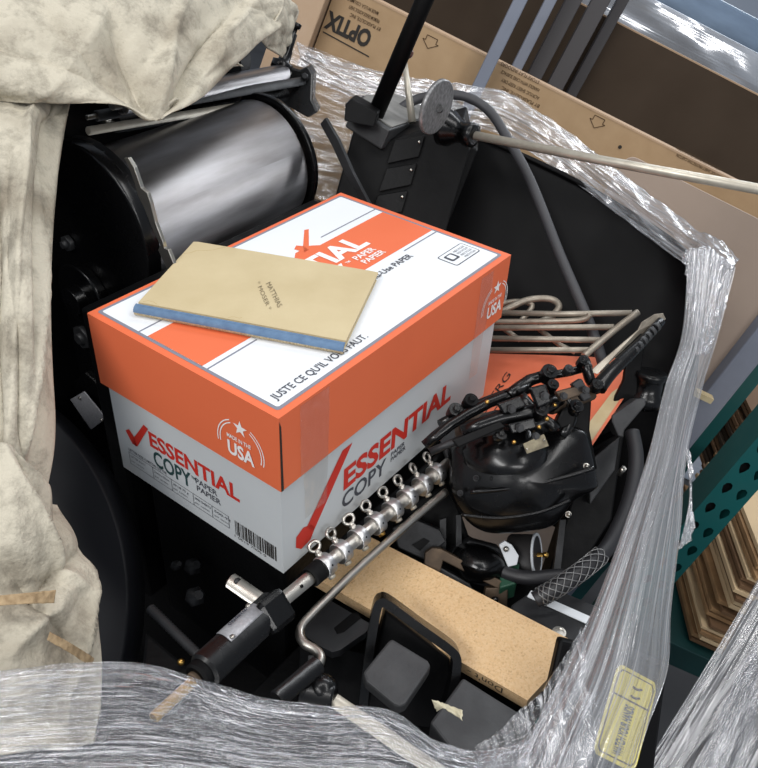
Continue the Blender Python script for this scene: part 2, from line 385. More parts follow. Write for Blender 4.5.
def sheet(g, rows, m, nu=120, nv=120, amp=.004, fu=20, fv=2, seed=0, big=.01, bfu=3, bfv=2, crumple=0.0, edge=0.0, creases=()):
    """cloth or film through a grid of control points (px, py, depth); folds run along v (rows direction)"""
    rows = [[P(*p) if not isinstance(p, Vector) else p for p in r] for r in rows]
    R, C = len(rows), len(rows[0])
    def crs(a, t):
        N = len(a)-1; x = min(max(t*N, 0), N-1e-6); i = int(x); t = x-i
        p0, p1, p2, p3 = a[max(i-1, 0)], a[i], a[i+1], a[min(i+2, N)]
        return .5*((2*p1)+(-p0+p2)*t+(2*p0-5*p1+4*p2-p3)*t*t+(-p0+3*p1-3*p2+p3)*t**3)
    gridp = []
    for j in range(nv+1):
        col = [crs([rows[r][c] for r in range(R)], j/nv) for c in range(C)]
        gridp.append([crs(col, i/nu) for i in range(nu+1)])
    def ridge(x): return 1-(abs(x)**.8)*2
    vs = []
    for j in range(nv+1):
        line = []
        for i in range(nu+1):
            p = gridp[j][i]
            du = gridp[j][min(i+1, nu)]-gridp[j][max(i-1, 0)]; dv = gridp[min(j+1, nv)][i]-gridp[max(j-1, 0)][i]
            n = du.cross(dv)
            n = n.normalized() if n.length > 1e-9 else V((0, 0, 1))
            u, v = i/nu, j/nv
            h = amp*noise.noise(V((u*fu, v*fv, seed)))+amp*.5*noise.noise(V((u*fu*2.7, v*fv*2, seed+5)))
            h += big*ridge(noise.noise(V((u*bfu, v*bfv, seed+11))))
            if crumple: h += crumple*(ridge(noise.noise(V((u*9, v*9, seed+3))))+.5*ridge(noise.noise(V((u*22, v*22, seed+4)))))
            for (a0, b0, a1, b1, am, wd) in creases:
                dx_, dy_ = a1-a0, b1-b0; L2_ = dx_*dx_+dy_*dy_
                t_ = max(0, min(1, ((u-a0)*dx_+(v-b0)*dy_)/L2_)); wob_ = .03*noise.noise(V((t_*4, a0*9, seed)))
                dd_ = ((u-a0)*dy_-(v-b0)*dx_)/math.sqrt(L2_)+wob_; ed_ = math.hypot(u-a0-dx_*t_, v-b0-dy_*t_)
                h += am*math.exp(-abs(dd_)/wd)*math.exp(-max(0, ed_-abs(dd_))*6)*math.sin(PI*(.12+.76*t_))
            e = V((0, 0, 0))
            if edge and (i < 3 or j < 2 or i > nu-3 or j > nv-2):
                e = dv.normalized()*edge*noise.noise(V((u*25, v*25, seed+9)))+du.normalized()*edge*noise.noise(V((u*25, v*25, seed+19)))
            line.append(g.bm.verts.new(p+n*h+e))
        vs.append(line)
    mi = g.mi(m)
    for j in range(nv):
        for i in range(nu):
            f = g.bm.faces.new((vs[j][i], vs[j][i+1], vs[j+1][i+1], vs[j+1][i])); f.material_index = mi; f.smooth = True
            for l, (a, b) in zip(f.loops, ((i, j), (i+1, j), (i+1, j+1), (i, j+1))): l[g.uv].uv = (a/nu, b/nv)
    return g

def screw(g, c, n, r=.003, m=None):
    n = V(n).normalized(); g.lathe(c, n, [(0, r), (r*.5, r), (r*.8, r*.7), (r*.9, 0)], m or steel, 12)

# ================================================================ SETTING
g = G(); g.box((-4, -2, -.1), (10, 0, 0), (0, 12, 0), (0, 0, .1), concrete); struct(g.build('floor'))
g = G(); g.box((-4, 9.9, 0), (10, 0, 0), (0, .1, 0), (0, 0, 5), wallm); struct(g.build('wall_back'))

# ================================================================ CARTON OF COPY PAPER
ct = thing('paper_carton', 'orange and white lidded cardboard carton of copy paper resting on the press', 'carton', B(.225, .145, -.2334))
LX, LY, LH, BH = .45, .29, .0973, .2334
lid = G()
def softbox(g, x0, y0, z0, x1, y1, z1, m, nx=14, ny=10, nz=4, wob=.0012, bulge=.0, seed=0, skip=()):
    """carton shell with slightly wavy panels"""
    def face(o, u, v, nu, nv, nrm):
        mi = g.mi(m); vs = []
        for j in range(nv+1):
            row = []
            for i in range(nu+1):
                a, b = i/nu, j/nv; q = V(o)+V(u)*a+V(v)*b
                e = min(1, 4*a*(1-a)*2)*min(1, 4*b*(1-b)*2)
                q += V(nrm)*(e*(wob*noise.noise(q*14+V((seed, 0, 0)))+bulge*4*a*(1-a)*b*(1-b)*4*.25))
                row.append(g.bm.verts.new(B(*q)))
            vs.append(row)
        for j in range(nv):
            for i in range(nu):
                f = g.bm.faces.new((vs[j][i], vs[j][i+1], vs[j+1][i+1], vs[j+1][i])); f.material_index = mi; f.smooth = True
    dx, dy, dz = x1-x0, y1-y0, z1-z0
    face((x0, y0, z1), (dx, 0, 0), (0, dy, 0), nx, ny, (0, 0, 1))
    face((x0, y0, z0), (dx, 0, 0), (0, 0, dz), nx, nz, (0, -1, 0))
    face((x0, y1, z0), (0, -dy, 0), (0, 0, dz), ny, nz, (-1, 0, 0))
    face((x1, y0, z0), (0, dy, 0), (0, 0, dz), ny, nz, (1, 0, 0))
    face((x1, y1, z0), (-dx, 0, 0), (0, 0, dz), nx, nz, (0, 1, 0))
    face((x0, y1, z0), (dx, 0, 0), (0, -dy, 0), nx, ny, (0, 0, -1))
softbox(lid, 0, 0, -LH, LX, LY, 0, orange, wob=.0, seed=1)
# printed panel on the lid top
def flat(g, pts, m, z=.0004): g.poly([B(x, y, z) for x, y in pts], m)
def rrect(x0, y0, x1, y1, r=.006, n=5):
    out = []
    for cx, cy, a0 in ((x1-r, y0+r, -90), (x1-r, y1-r, 0), (x0+r, y1-r, 90), (x0+r, y0+r, 180)):
        for k in range(n+1):
            a = math.radians(a0+90*k/n); out.append((cx+r*math.cos(a), cy+r*math.sin(a)))
    return out
flat(lid, rrect(.0085, .0085, LX-.0085, LY-.006, .004), framegrey, .0003)
flat(lid, rrect(.0125, .0125, LX-.0125, LY-.010, .003), lidwhite, .0005)
def octa(x0, y0, x1, y1, c=.012): return [(x0, y0), (x1, y0), (x1, y1), (x0, y1)]
flat(lid, [(.0125, .118), (LX-.0125, .118), (LX-.0125, .203), (.300, .203), (.290, .212), (.262, .212), (.250, .203), (.0125, .203)], orange, .0007)
for (x0, x1, y) in ((.0125, .085, .109), (.362, LX-.0125, .110), (.0125, .245, .2155), (.318, LX-.0125, .2155)):
    flat(lid, [(x0, y), (x1, y), (x1, y+.0022), (x0, y+.0022)], framegrey, .0007)
tu, tv = bx, by
lid.text('ESSENTIAL', B(.105, .157, .0008), tu, tv, .033, inkwht, .035, width=.243)
lid.text('COPY', B(.175, .122, .0008), tu, tv, .028, inkwht, .03, width=.105)
lid.text('TM', B(.284, .144, .0008), tu, tv, .004, inkwht, .02)
lid.text('PAPER', B(.300, .140, .0008), tu, tv, .010, inkwht, .02, width=.04)
lid.text('PAPIER', B(.300, .126, .0008), tu, tv, .010, inkwht, .02, width=.043)
lid.text("JUSTE CE QU'IL VOUS FAUT.", B(.019, .021, .0007), tu, tv, .0098, inkgrey, .012, width=.150)
lid.text('Multi-Use PAPER', B(.262, .093, .0007), tu, tv, .0098, inkgrey, .014, width=.096)
# check mark in thick strokes
def check(g, o, u, v, s, m, up=.0008, blob=False):
    n = V(u).cross(V(v)).normalized(); T = lambda a, b: V(o)+V(u)*a*s+V(v)*b*s+n*up
    g.poly([T(0, .36), T(.16, .48), T(.34, .30), T(.40, 0), T(.20, 0)], m)
    g.poly([T(.20, 0), T(.40, 0), T(1.0, .94), T(.84, 1.0), T(.34, .30)], m)
check(lid, B(.262, .205, 0), bx, (by*.9+bx*.4).normalized(), .046, orange)
# little stamp box
flat(lid, rrect(.374, .036, .432, .068, .004), inkgrey, .0007); flat(lid, rrect(.3755, .0375, .4305, .0665, .003), lidwhite, .0009)
flat(lid, rrect(.380, .046, .398, .062, .003), inkgrey, .0011); flat(lid, rrect(.384, .049, .394, .060, .002), lidwhite, .0013)
for k in range(4): lid.text('RECYCLE', B(.402, .058-.006*k, .001), tu, tv, .0035, inkgrey, 0, width=.024)
# USA roundels
def usa(g, c, u, v, s, m):
    u, v = V(u), V(v); n = u.cross(v).normalized(); T = lambda a, b: V(c)+u*a*s+v*b*s+n*.0006
    g.text('USA', T(-.36, -.40), u, v, .34*s, m, .03, width=.74*s)
    g.text('MADE IN THE', T(-.36, .02), u, v, .10*s, m, .02, width=.66*s)
    st = []
    for k in range(10):
        r = .20 if k % 2 == 0 else .08; a = PI/2+k*PI/5; st.append(T(r*math.cos(a)+.02, r*math.sin(a)+.40))
    g.poly(st, m)
    for r0, r1 in ((.56, .585), (.63, .655)):
        for a0, a1 in ((115, 190), (-15, 62)):
            q = []
            for k in range(13): a = math.radians(a0+(a1-a0)*k/12); q.append(T(r0*math.cos(a), r0*math.sin(a)-.1))
            for k in range(12, -1, -1): a = math.radians(a0+(a1-a0)*k/12); q.append(T(r1*math.cos(a), r1*math.sin(a)-.1))
            g.poly(q, m)
usa(lid, B(0, .055, -.062), -by, bz, .052, inkwht)
usa(lid, B(.422, 0, -.058), bx, bz, .052, inkwht)
# open corner slit where the two lid flaps meet
lid.poly([B(.0005, -.0005, -.004), B(.003, -.0005, -.012), B(.0042, -.0005, -LH), B(.0005, -.0005, -LH)], inkblk)
lo = lid.build('carton_lid', ct, doubles=False)
body = G()
softbox(body, .006, .006, -BH, LX-.006, LY-.006, -LH+.004, bodyw, wob=.0, bulge=0, seed=4)
U, VV = -by, bz
body.text('ESSENTIAL', B(.006, .219, -.160), U, VV, .0225, inkred, .03, width=.150)
check(body, B(.006, .264, -.177), U, VV, .046, inkred)
body.text('COPY', B(.006, .216, -.189), U, VV, .024, inkgreen, .02, width=.066)
body.text('TM', B(.006, .149, -.171), U, VV, .004, inkgreen, .02)
body.text('PAPER', B(.006, .142, -.1745), U, VV, .0085, inkgrey, .015, width=.036)
body.text('PAPIER', B(.006, .141, -.186), U, VV, .0085, inkgrey, .015, width=.040)
# table box, print lines
def lface(y0, z0, y1, z1, m, off=.0005): body.poly([B(.006-off, y0, z0), B(.006-off, y1, z0), B(.006-off, y1, z1), B(.006-off, y0, z1)], m)
for z in (-.197, -.2165): lface(.266, z, .090, z+.0007, inkgrey)
for y in (.266, .222, .188, .150, .118, .0905): lface(y, -.2165, y-.0008, -.1965, inkgrey)
for y, t in ((.263, 'LETTER 8.5x11'), (.219, '216mm x 279mm'), (.185, '20 LB 75 g'), (.147, '5000 SHEETS'), (.114, '500-92')):
    body.text(t, B(.006, y, -.204), U, VV, .0035, inkgrey, .01, width=.027)
    body.text('per carton', B(.006, y, -.211), U, VV, .003, inkgrey, 0, width=.024)
body.text('LETTER SIZE CARTON LETTRE', B(.006, .265, -.194), U, VV, .0042, inkgrey, .01, width=.07)
random.seed(3); y = .080
while y > .014:
    w = random.choice((.0006, .001, .0016, .0022)); lface(y, -.2195, y-w, -.196, inkblk); y -= w+random.choice((.0007, .001, .0016))
body.text('1 0019 7005 0', B(.006, .082, -.2245), U, VV, .0036, inkblk, 0, width=.05)
# long side
body.text('ESSENTIAL', B(.112, .006, -.181), bx, bz, .032, inkred, .035, width=.232)
body.text('COPY', B(.110, .006, -.212), bx, bz, .024, inkgrey, .02, width=.088)
body.text('PAPER', B(.208, .006, -.194), bx, bz, .007, inkgrey, .02, width=.03)
body.text('PAPIER', B(.208, .006, -.203), bx, bz, .007, inkgrey, .02, width=.033)
T = lambda a, b: B(a, .0054, b)
body.poly([T(.108, -.116), T(.126, -.116), T(.058, -.206), T(.046, -.190)], inkred)
body.poly([T(.028, -.192), T(.040, -.186), T(.054, -.192), T(.060, -.203), T(.052, -.216), T(.036, -.218), T(.027, -.208)], inkred)
body.build('carton_body', ct)
# clear tape strips
for (pts) in ([(.030, 0, -.002), (.075, 0, -.002), (.075, 0, -LH), (.030, 0, -LH)], [(.375, 0, -.004), (.405, 0, -.004), (.405, 0, -LH), (.375, 0, -LH)]):
    g = G(); q = [B(x, y-.0012, z) for x, y, z in pts]
    sheet(g, [[q[0], q[1]], [q[3], q[2]]], tapem, 30, 40, .0009, 4, 5, seed=pts[0][0]*90, big=0)
    q2 = [B(pts[0][0]+.01, .005-.001, -LH), B(pts[1][0]+.006, .005-.001, -LH), B(pts[1][0]+.004, .005-.001, -LH-.075), B(pts[0][0]+.012, .005-.001, -LH-.075)]
    sheet(g, [[q2[0], q2[1]], [q2[3], q2[2]]], tapem, 24, 30, .0007, 4, 5, seed=2, big=0)
    g.build('clear_tape', ct)

# ================================================================ BOOK
def _bl(px, py):
    q = RB.transposed() @ (MW.transposed() @ (PB(px, py, 2, .012)-CAM)-TB); return (q.x, q.y)
c0, c1 = _bl(134, 308), _bl(342, 347)               # spine corners on the lid
def bkpt(a, b, z):                                  # a along spine 0..1, b away from spine 0..1
    u = V((c1[0]-c0[0], c1[1]-c0[1])); w = V(_bl(195, 243))*.5+V(_bl(376, 272))*.5-V(_bl(134, 308))*.5-V(_bl(342, 347))*.5
    return B(c0[0]+u.x*a+w.x*b, c0[1]+u.y*a+w.y*b, z)
bk = thing('worn_book', 'worn buff covered hardback book with blue cloth spine lying on the carton lid', 'book', bkpt(.5, .5, .001))
def slab(g, pts, z0, z1, m): g.poly([bkpt(a, b, z0) for a, b in pts], m, bz*(z1-z0))
g = G(); slab(g, [(.0, .02), (1, .02), (1, 1.0), (.0, 1.0)], .0012, .0032, cover); g.build('back_cover', bk, bevel=.0006)
g = G(); slab(g, [(.012, .03), (.988, .03), (.985, .98), (.015, .98)], .0033, .0098, pagem); g.build('pages', bk)
g = G(); slab(g, [(-.004, .075), (1.004, .075), (1.004, 1.01), (.97, 1.015), (.02, 1.012), (-.004, 1.0)], .0100, .0122, cover)
def arcline(g, pts, w, m, z):
    for i in range(len(pts)-1):
        a, b = V(pts[i]), V(pts[i+1]); d = (b-a).normalized(); n = V((-d.y, d.x))*w
        g.poly([bkpt(*(a-n), z), bkpt(*(b-n), z), bkpt(*(b+n), z), bkpt(*(a+n), z)], m)
arcline(g, [(.0, .80), (.03, .83), (.05, .88), (.10, .905), (.13, .93), (.15, .965), (.18, 1.0)], .0016, stain, .01225)
arcline(g, [(.015, .09), (.035, .115), (.06, .11), (.085, .09)], .0012, stain, .01225)
arcline(g, [(.44, .09), (.46, .11), (.49, .105), (.50, .12)], .0012, stain, .01225)
def bp_(px, py): return PB(px, py, 2, .01245)
g.text('* MOSER *', bp_(256, 283), bp_(268, 311)-bp_(256, 283), bp_(262, 280)-bp_(256, 283), .0062, stamp, -.006, width=(bp_(268, 311)-bp_(256, 283)).length)
g.text('MATTHIAS', bp_(266, 284), bp_(278, 308)-bp_(266, 284), bp_(272, 281)-bp_(266, 284), .0075, stamp, -.006, width=(bp_(278, 308)-bp_(266, 284)).length)
g.build('front_cover', bk, bevel=.0006)
g = G(); sp = [(.03-.035*math.cos(-PI/2+PI*k/10), .0066+.0060*math.sin(-PI/2+PI*k/10)) for k in range(11)]
L1 = bkpt(1.006, 0, 0)-bkpt(-.006, 0, 0)
up_ = [(.050, .0129), (.030, .0129)]+[(b, z) for b, z in reversed(sp[5:])]+[(.012, .0066), (.030, .0104), (.050, .0122)]
g.poly([bkpt(-.006, b, z) for b, z in up_], bluecl, L1); g.build('cloth_spine', bk)
g = G(); lo_ = [(.03, .0004)]+[(b, z) for b, z in sp[1:6]]+[(.012, .0066), (.014, .0030), (.03, .0012)]
g.poly([bkpt(-.004, b, z) for b, z in lo_], pagem, L1*.996); g.build('worn_spine_edge', bk, label='worn buff lower edge of the spine')

# ================================================================ PRESS
pr = thing('printing_press', 'black iron letterpress printing machine under the carton, wrapped in plastic', 'printing press', B(.35, .2, -.9))
# body masses
g = G()
g.box(B(-.25, -.10, -.80), bx*.60, by*.63, bz*.28, castblk)
g.box(B(.03, .03, -.60), bx*.33, by*.24, bz*.363, castblk)
g.build('base_casting', pr, bevel=.006)
g = G(); g.box(B(.02, .30, -.62), bx*.42, by*.035, bz*.60, blackm); g.build('cross_frame', pr, bevel=.004)
# left side frame with rounded top following the drum
DY, DZ, DR = .465, -.005, .096
def yz(x, y, z): return B(x, y, z)
g = G(); out = []
for k in range(0, 21):
    a = math.radians(-35+215*k/20); out.append(yz(.135, DY-.0-.118*math.cos(a), DZ+.118*math.sin(a)))
out += [yz(.135, .70, -.1), yz(.135, .70, -.75), yz(.135, .20, -.75), yz(.135, .20, -.30)]
g.poly(out, black, bx*.022)
g.build('side_frame', pr, bevel=.003)
g = G()
g.lathe(yz(.134, DY+.03, DZ-.11), -bx, [(0, .05), (.012, .05), (.014, .048), (.014, .02), (.03, .02), (.03, .018), (.034, 0)], black, 40)
g.build('bearing_cap', pr, bevel=.001)
for (py, pz, r) in ((DY+.05, -.04, .012), (DY-.06, -.16, .014), (DY-.02, -.21, .012), (DY+.06, -.2, .02), (DY-.09, -.10, .009)):
    g = G(); g.lathe(yz(.134, py, pz), -bx, [(0, r), (.006, r), (.007, r*.9), (.007, r*.5), (.012, r*.5), (.013, r*.4), (.013, 0)], dkgrey, 6); g.build('bolt', pr)
# curved rail arcs around near rim of the drum
def arc_pts(x, r, a0, a1, n, cy=DY, cz=DZ): return [B(x, cy-r*math.cos(math.radians(a0+(a1-a0)*k/n)), cz+r*math.sin(math.radians(a0+(a1-a0)*k/n))) for k in range(n+1)]
g = G(); o1 = arc_pts(.150, .118, 20, 120, 24); o2 = arc_pts(.150, .106, 20, 120, 24); g.poly(o1+o2[::-1], blackm, bx*.012); g.build('drum_guard', pr, bevel=.001)
# slender pale rail running down from the drum's near rim
rail = [PB(140, 172, 0, .13), PB(150, 205, 0, .13), PB(160, 238, 0, .13), PB(172, 272, 0, .13)]
g = G()
pts = [(128, 158), (134, 168), (139, 182), (141, 188), (147, 193), (150, 202), (155, 222), (163, 243), (164, 248), (168, 250), (176, 270), (168, 272), (158, 250), (160, 245), (151, 226), (144, 208), (138, 196), (134, 182), (129, 168), (124, 158)]
g.poly([PB(x, y, 0, .126) for x, y in pts], steel, bx*.005); g.build('rail_strip', pr, bevel=.0006)
# drum
g = G()
g.lathe(B(.168, DY, DZ), bx, [(0, 0), (0, DR-.004), (0, DR-.004), (.002, DR), (.002, DR), (.298, DR), (.298, DR), (.300, DR-.004), (.300, DR-.004), (.300, 0)], drumm, 96)
g.build('ink_drum', pr)
g = G(); o1 = arc_pts(.475, .103, -40, 150, 40); o2 = arc_pts(.475, .080, -40, 150, 40); g.poly(o1+o2[::-1], black, bx*.010)
g.box(B(.475, DY-.10, -.65), bx*.02, by*.3, bz*.60, black)
g.build('far_side_frame', pr, bevel=.002)
g = G(); pts = [(325, 118), (338, 140), (352, 172), (368, 202), (380, 222), (372, 222), (360, 200), (346, 176), (332, 146), (320, 124)]
g.poly([PB(x, y, 0, .50) for x, y in pts], dkgrey, bx*.006); g.build('rail_strip', pr, bevel=.0006)
g = G(); g.box(B(.14, DY+.05, -.55), bx*.34, by*.02, bz*.69, blackm); g.build('back_plate', pr)
g = G(); g.box(B(-.02, .56, -.55), bx*.34, by*.02, bz*.74, blackm); g.build('back_plate', pr)
# rollers above drum
D1 = 1.24
def roller(a, b, r, m, name='ink_roller', ends=True):
    g = G(); g.cyl(a, b, r, m, 32)
    if ends:
        d = (V(b)-V(a)).normalized(); g.cyl(V(a)-d*.015, V(b)+d*.015, r*.45, steel, 16)
    return g.build(name, pr)
roller(P(120, 104, 1.06), P(284, 73, 1.36), .014, drumm)
roller(P(96, 116, 1.05), P(303, 81, 1.37), .007, dkgrey, 'roller_shaft')
roller(P(88, 131, 1.04), P(258, 103, 1.30), .0055, paler, 'guide_rod', False)
roller(P(112, 122, 1.10), P(284, 96, 1.38), .015, black)
roller(P(60, 85, 1.2), P(240, 58, 1.5), .03, blackm)
g = G()
pts = [(300, 70), (308, 66), (313, 74), (312, 100), (318, 112), (308, 118), (290, 108), (272, 100), (268, 84), (286, 66)]
g.poly([P(x, y, 1.37) for x, y in pts], black, BYW*.03); g.build('roller_bracket', pr, bevel=.003)
for x, y in ((277, 100), (305, 78)):
    g = G(); g.lathe(P(x, y, 1.365), -Wd((0, 0, 1)), [(0, .006), (.008, .006), (.01, .004), (.01, 0)], dkgrey, 6); g.build('bolt', pr)
g = G(); a, b = P(283, 63, 1.36), P(299, 20, 1.34); d = (b-a).normalized(); L = (b-a).length
g.lathe(a-d*.012, d, [(0, 0), (0, .018), (.014, .018), (.016, .010), (L*.45, .009), (L*.5, .0075), (L*.85, .006), (L*.87, .0035), (L*.97, .0035), (L*.97, .007), (L*1.08, .0075), (L*1.1, .005), (L*1.1, 0)], black, 20); g.build('spindle', pr)
# near nameplate on side frame
g = G(); q = [PB(x, y, 0, .108) for x, y in ((71, 399), (85, 391), (107, 418), (92, 429))]
g.poly(q, platem, -bx*.002); g.build('maker_plate', pr, bevel=.0005)
g = G(); g.poly([PB(x, y, 0, .121) for x, y in ((56, 396), (84, 372), (135, 420), (175, 500), (150, 520))], black, bx*.014); g.build('frame_rib', pr, bevel=.003)
for x, y in ((80, 398), (102, 420)):
    g = G(); screw(g, PB(x, y, 0, .1055), -bx, .003); g.build('plate_screw', pr)
# flywheel: broad rim seen edge on behind the tarp
FW = PB(20, 640, 1, .19); 
g = G(); n = 64
fc = P(-118, 612, 1.0); fa = (Wd((-.06, -.16, -.98))).normalized()
g.lathe(fc, fa, [(-.045, .23), (-.045, .309), (-.042, .312), (.012, .312), (.015, .309), (.015, .262), (.004, .258), (.004, .23), (-.045, .23)], beltm, 96)
for k in range(5):
    a = 2*PI*k/5; e1 = fa.orthogonal().normalized(); e2 = fa.cross(e1); d = e1*math.cos(a)+e2*math.sin(a)
    g.tube([fc-fa*.02+d*.02, fc-fa*.02+d*.24], [.02, .014], beltm, 12)
g.lathe(fc, fa, [(-.05, 0), (-.05, .03), (.02, .03), (.02, 0)], beltm, 32)
fw = g.build('flywheel', pr)
# tower at the back with post, disc and lever
g = G(); TD = 1.33
pts = [(356, 120), (390, 140), (418, 131), (464, 118), (470, 150), (446, 232), (430, 275), (352, 240), (334, 200)]
g.poly([P(x, y, TD) for x, y in pts], blackm, BYW*.10)
tw = g.build('feeder_tower', pr, bevel=.003)
g = G()
pts = [(346, 104), (354, 96), (420, 96), (462, 108), (461, 118), (418, 128), (391, 142), (345, 122)]
capa = [P(347, 118, TD-.03), P(391, 142, TD-.05), P(463, 120, TD-.02), P(440, 100, TD+.08), P(357, 98, TD+.05)]
g.poly(capa, dkgrey, -UPW*.001)
g = G(); hgt = UPW*.022
A0, A1, A2 = P(353, 111, TD-.03), P(390, 132, TD-.04), P(418, 122, TD-.03)
topz = A1.z
def at_h(px, py, z):
    d = P(px, py, 1)-CAM; return CAM+d*((z-CAM.z)/d.z)
base = [at_h(353, 107, topz), at_h(390, 130, topz), at_h(420, 120, topz), at_h(470, 112, topz), at_h(452, 97, topz), at_h(400, 95, topz), at_h(362, 95, topz)]
g.poly(base, greym, -UPW*.035); cap_ = g.build('tower_cap', pr, bevel=.003)
capm = mat('dusty_grey_cap', srgb(132, 131, 128), .6, 0, 0, .6, 30, srgb(92, 91, 88))  # cap top in a paler grey than the cap sides
g = G(); cc_ = sum(base, V((0, 0, 0)))/len(base); g.poly([cc_+(p-cc_)*.93+UPW*.0005 for p in base], capm, UPW*.002); g.build('cap_top', cap_)
g = G(); g.poly([P(x, y, TD-.045) for x, y in ((345, 104), (352, 99), (378, 113), (374, 127), (344, 121))], blackm, BYW*.04); g.build('tower_ear', pr, bevel=.002)
for k, (x0, y0) in enumerate(((395, 140), (387, 168), (378, 195), (370, 222))):
    g = G(); g.poly([P(x, y, TD-.004) for x, y in ((x0, y0), (x0+30, y0-5), (x0+24, y0+16), (x0-8, y0+23))], castblk, -BYW*.004); g.build('tower_panel', pr, bevel=.001)
    g = G(); screw(g, P(x0+24, y0+2, TD-.012), -BYW, .0025); g.build('panel_screw', pr)
g = G(); pb = P(374, 118, TD+.0); g.tube([pb-UPW*.03, pb+UPW*.42], .0138, blackm, 28); g.build('tower_post', pr)
g = G(); dc = P(436, 107, TD-.17); dn = Wd((.78, .46, -.40)).normalized()
g.lathe(dc+dn*.004, -dn, [(0, 0), (0, .037), (.001, .039), (.006, .039), (.007, .037), (.007, 0)], discm, 48); g.build('round_disc', pr)
g = G(); g.tube([dc+dn*.005, P(440, 120, TD-.03)], .006, black, 12); g.build('disc_stem', pr)
h0, h1 = P(444, 127, TD-.06), P(471, 135, TD-.085); hd = (h1-h0).normalized()
g = G(); g.lathe(h0, hd, [(0, 0), (0, .028), (.012, .027), (.028, .017), (.042, .015), (.042, .018), (.056, .018), (.057, .013), (.057, 0)], black, 32); g.build('lever_hub', pr)
g = G(); g.tube([h1-hd*.005, P(600, 160, 1.16), P(850, 206, .95)], .0066, paler, 20); g.build('long_lever', pr)
g = G(); a, b = P(411, 112, 1.38), P(404, 58, 1.38); g.tube([a-(b-a)*.2, b], [.0065, .0045], paler, 16); lv = g.build('ball_lever', pr)
g = G(); g.ball(P(408, 53, 1.38), .0095, ballm); g.build('ball_knob', lv)
g = G(); g.tube([P(470, 142, 1.36), P(432, 224, 1.36), P(410, 270, 1.36)], .005, wirem, 14); g.build('brace_rod', pr)
g = G(); g.poly([P(x, y, 1.37) for x, y in ((462, 140), (478, 150), (440, 245), (425, 240))], blackm, BYW*.05); g.build('tower_rib', pr, bevel=.003)
# hoses behind
g = G(); g.tube([P(390, 125, 1.46), P(400, 109, 1.46), P(425, 97, 1.46), P(462, 96, 1.45), P(488, 110, 1.44), P(506, 136, 1.42), P(530, 180, 1.38), P(560, 255, 1.32), P(590, 325, 1.27), P(605, 370, 1.24)], .0085, rubber, 16, smooth_path=8); g.build('air_hose', pr)
# black sheet tray behind
g = G()
sheet(g, [[(430, 118, 1.50), (560, 176, 1.42), (655, 232, 1.34), (692, 262, 1.28)], [(430, 220, 1.48), (560, 260, 1.40), (660, 300, 1.32), (700, 330, 1.26)],
          [(400, 340, 1.46), (540, 370, 1.38), (650, 400, 1.30), (684, 430, 1.24)], [(400, 480, 1.44), (540, 520, 1.36), (600, 560, 1.28), (640, 560, 1.24)]], traym, 40, 40, .002, 3, 3, seed=8, big=.002)
g.build('side_tray', pr, solid=.004)
g = G(); g.tube([P(430, 116, 1.50), P(560, 173, 1.42), P(655, 229, 1.34), P(694, 260, 1.28)], .005, blackm, 12, smooth_path=5); g.build('tray_lip', pr)
# bed / floor of the open delivery side
g = G()
g.poly([B(.05, .02, -.42), B(.34, .02, -.42), B(.34, -.27, -.42), B(-.16, -.27, -.42), B(-.16, .02, -.42)], castblk, -bz*.05); g.build('press_bed', pr, bevel=.003)

# collar bar
cb0, cb1 = PB(283, 600, 2, -.226), PB(449, 463, 2, -.238)
g = G(); g.cyl(cb0, cb1, .0078, steel, 28); bar = g.build('collar_bar', pr)
cd = (cb1-cb0).normalized(); LB = (cb1-cb0).length
side = Wd((0, 0, -1)); side = (side-cd*side.dot(cd)).normalized()
upv = Wd((-.6, -.75, -.2)); upv = (upv-cd*upv.dot(cd)).normalized()
def on_bar(px, py):                                # closest point of the bar to a line of sight
    d = (P(px, py, 1)-CAM).normalized(); w0 = cb0-CAM; b_ = cd.dot(d); dd = cd.dot(w0); e = d.dot(w0)
    s_ = (b_*e-dd)/(1-b_*b_); return cb0+cd*s_
cols = [(326, 566), (341, 551), (358, 536), (374, 521), (390, 506), (405, 494), (420, 482), (434, 471)]
for k, (x, y) in enumerate(cols):
    c = on_bar(x, y); g = G()
    g.lathe(c-cd*.0068, cd, [(0, .0078), (0, .0128), (0, .0128), (.0008, .0135), (.0128, .0135), (.0136, .0128), (.0136, .0128), (.0136, .0078)], alu, 36)
    g.ball(c+side*.0125-upv*.003, .0016, blackm)
    co = g.build('collar', bar)
    g = G(); t = c+upv*.0125; g.lathe(t, upv, [(0, .0042), (.004, .0042), (.0045, .003), (.008, .003)], steel, 16)
    rr = .0058; q = []; tilt = random.uniform(-.7, .7); sdir = (cd*math.cos(tilt)+side*math.sin(tilt)).normalized(); ctr = t+upv*.0125
    for j in range(17): a = 2*PI*j/16; q.append(ctr+sdir*rr*math.cos(a)*1.15+upv*rr*math.sin(a))
    g.tube(q, .0021, steel, 10, caps=False)
    g.build('thumb_screw', bar)
    g = G(); e = c-upv*.0135; g.lathe(e, -upv, [(0, .0045), (.0035, .0045), (.0035, 0)], brass if k in (3,) else paler, 14); g.build('collar_foot', bar)
g = G(); c = on_bar(318, 573); g.cyl(c-cd*.012, c+cd*.006, .0125, blackm, 28); g.build('bar_sleeve', bar)
g = G(); screw(g, on_bar(298, 587)+side*.0075, side, .002, blackm); g.build('set_screw', bar)
# black rail behind the bar
g = G(); g.cyl(PB(297, 583, 2, -.255), PB(470, 430, 2, -.25), .006, blackm, 16); g.build('back_rail', pr)
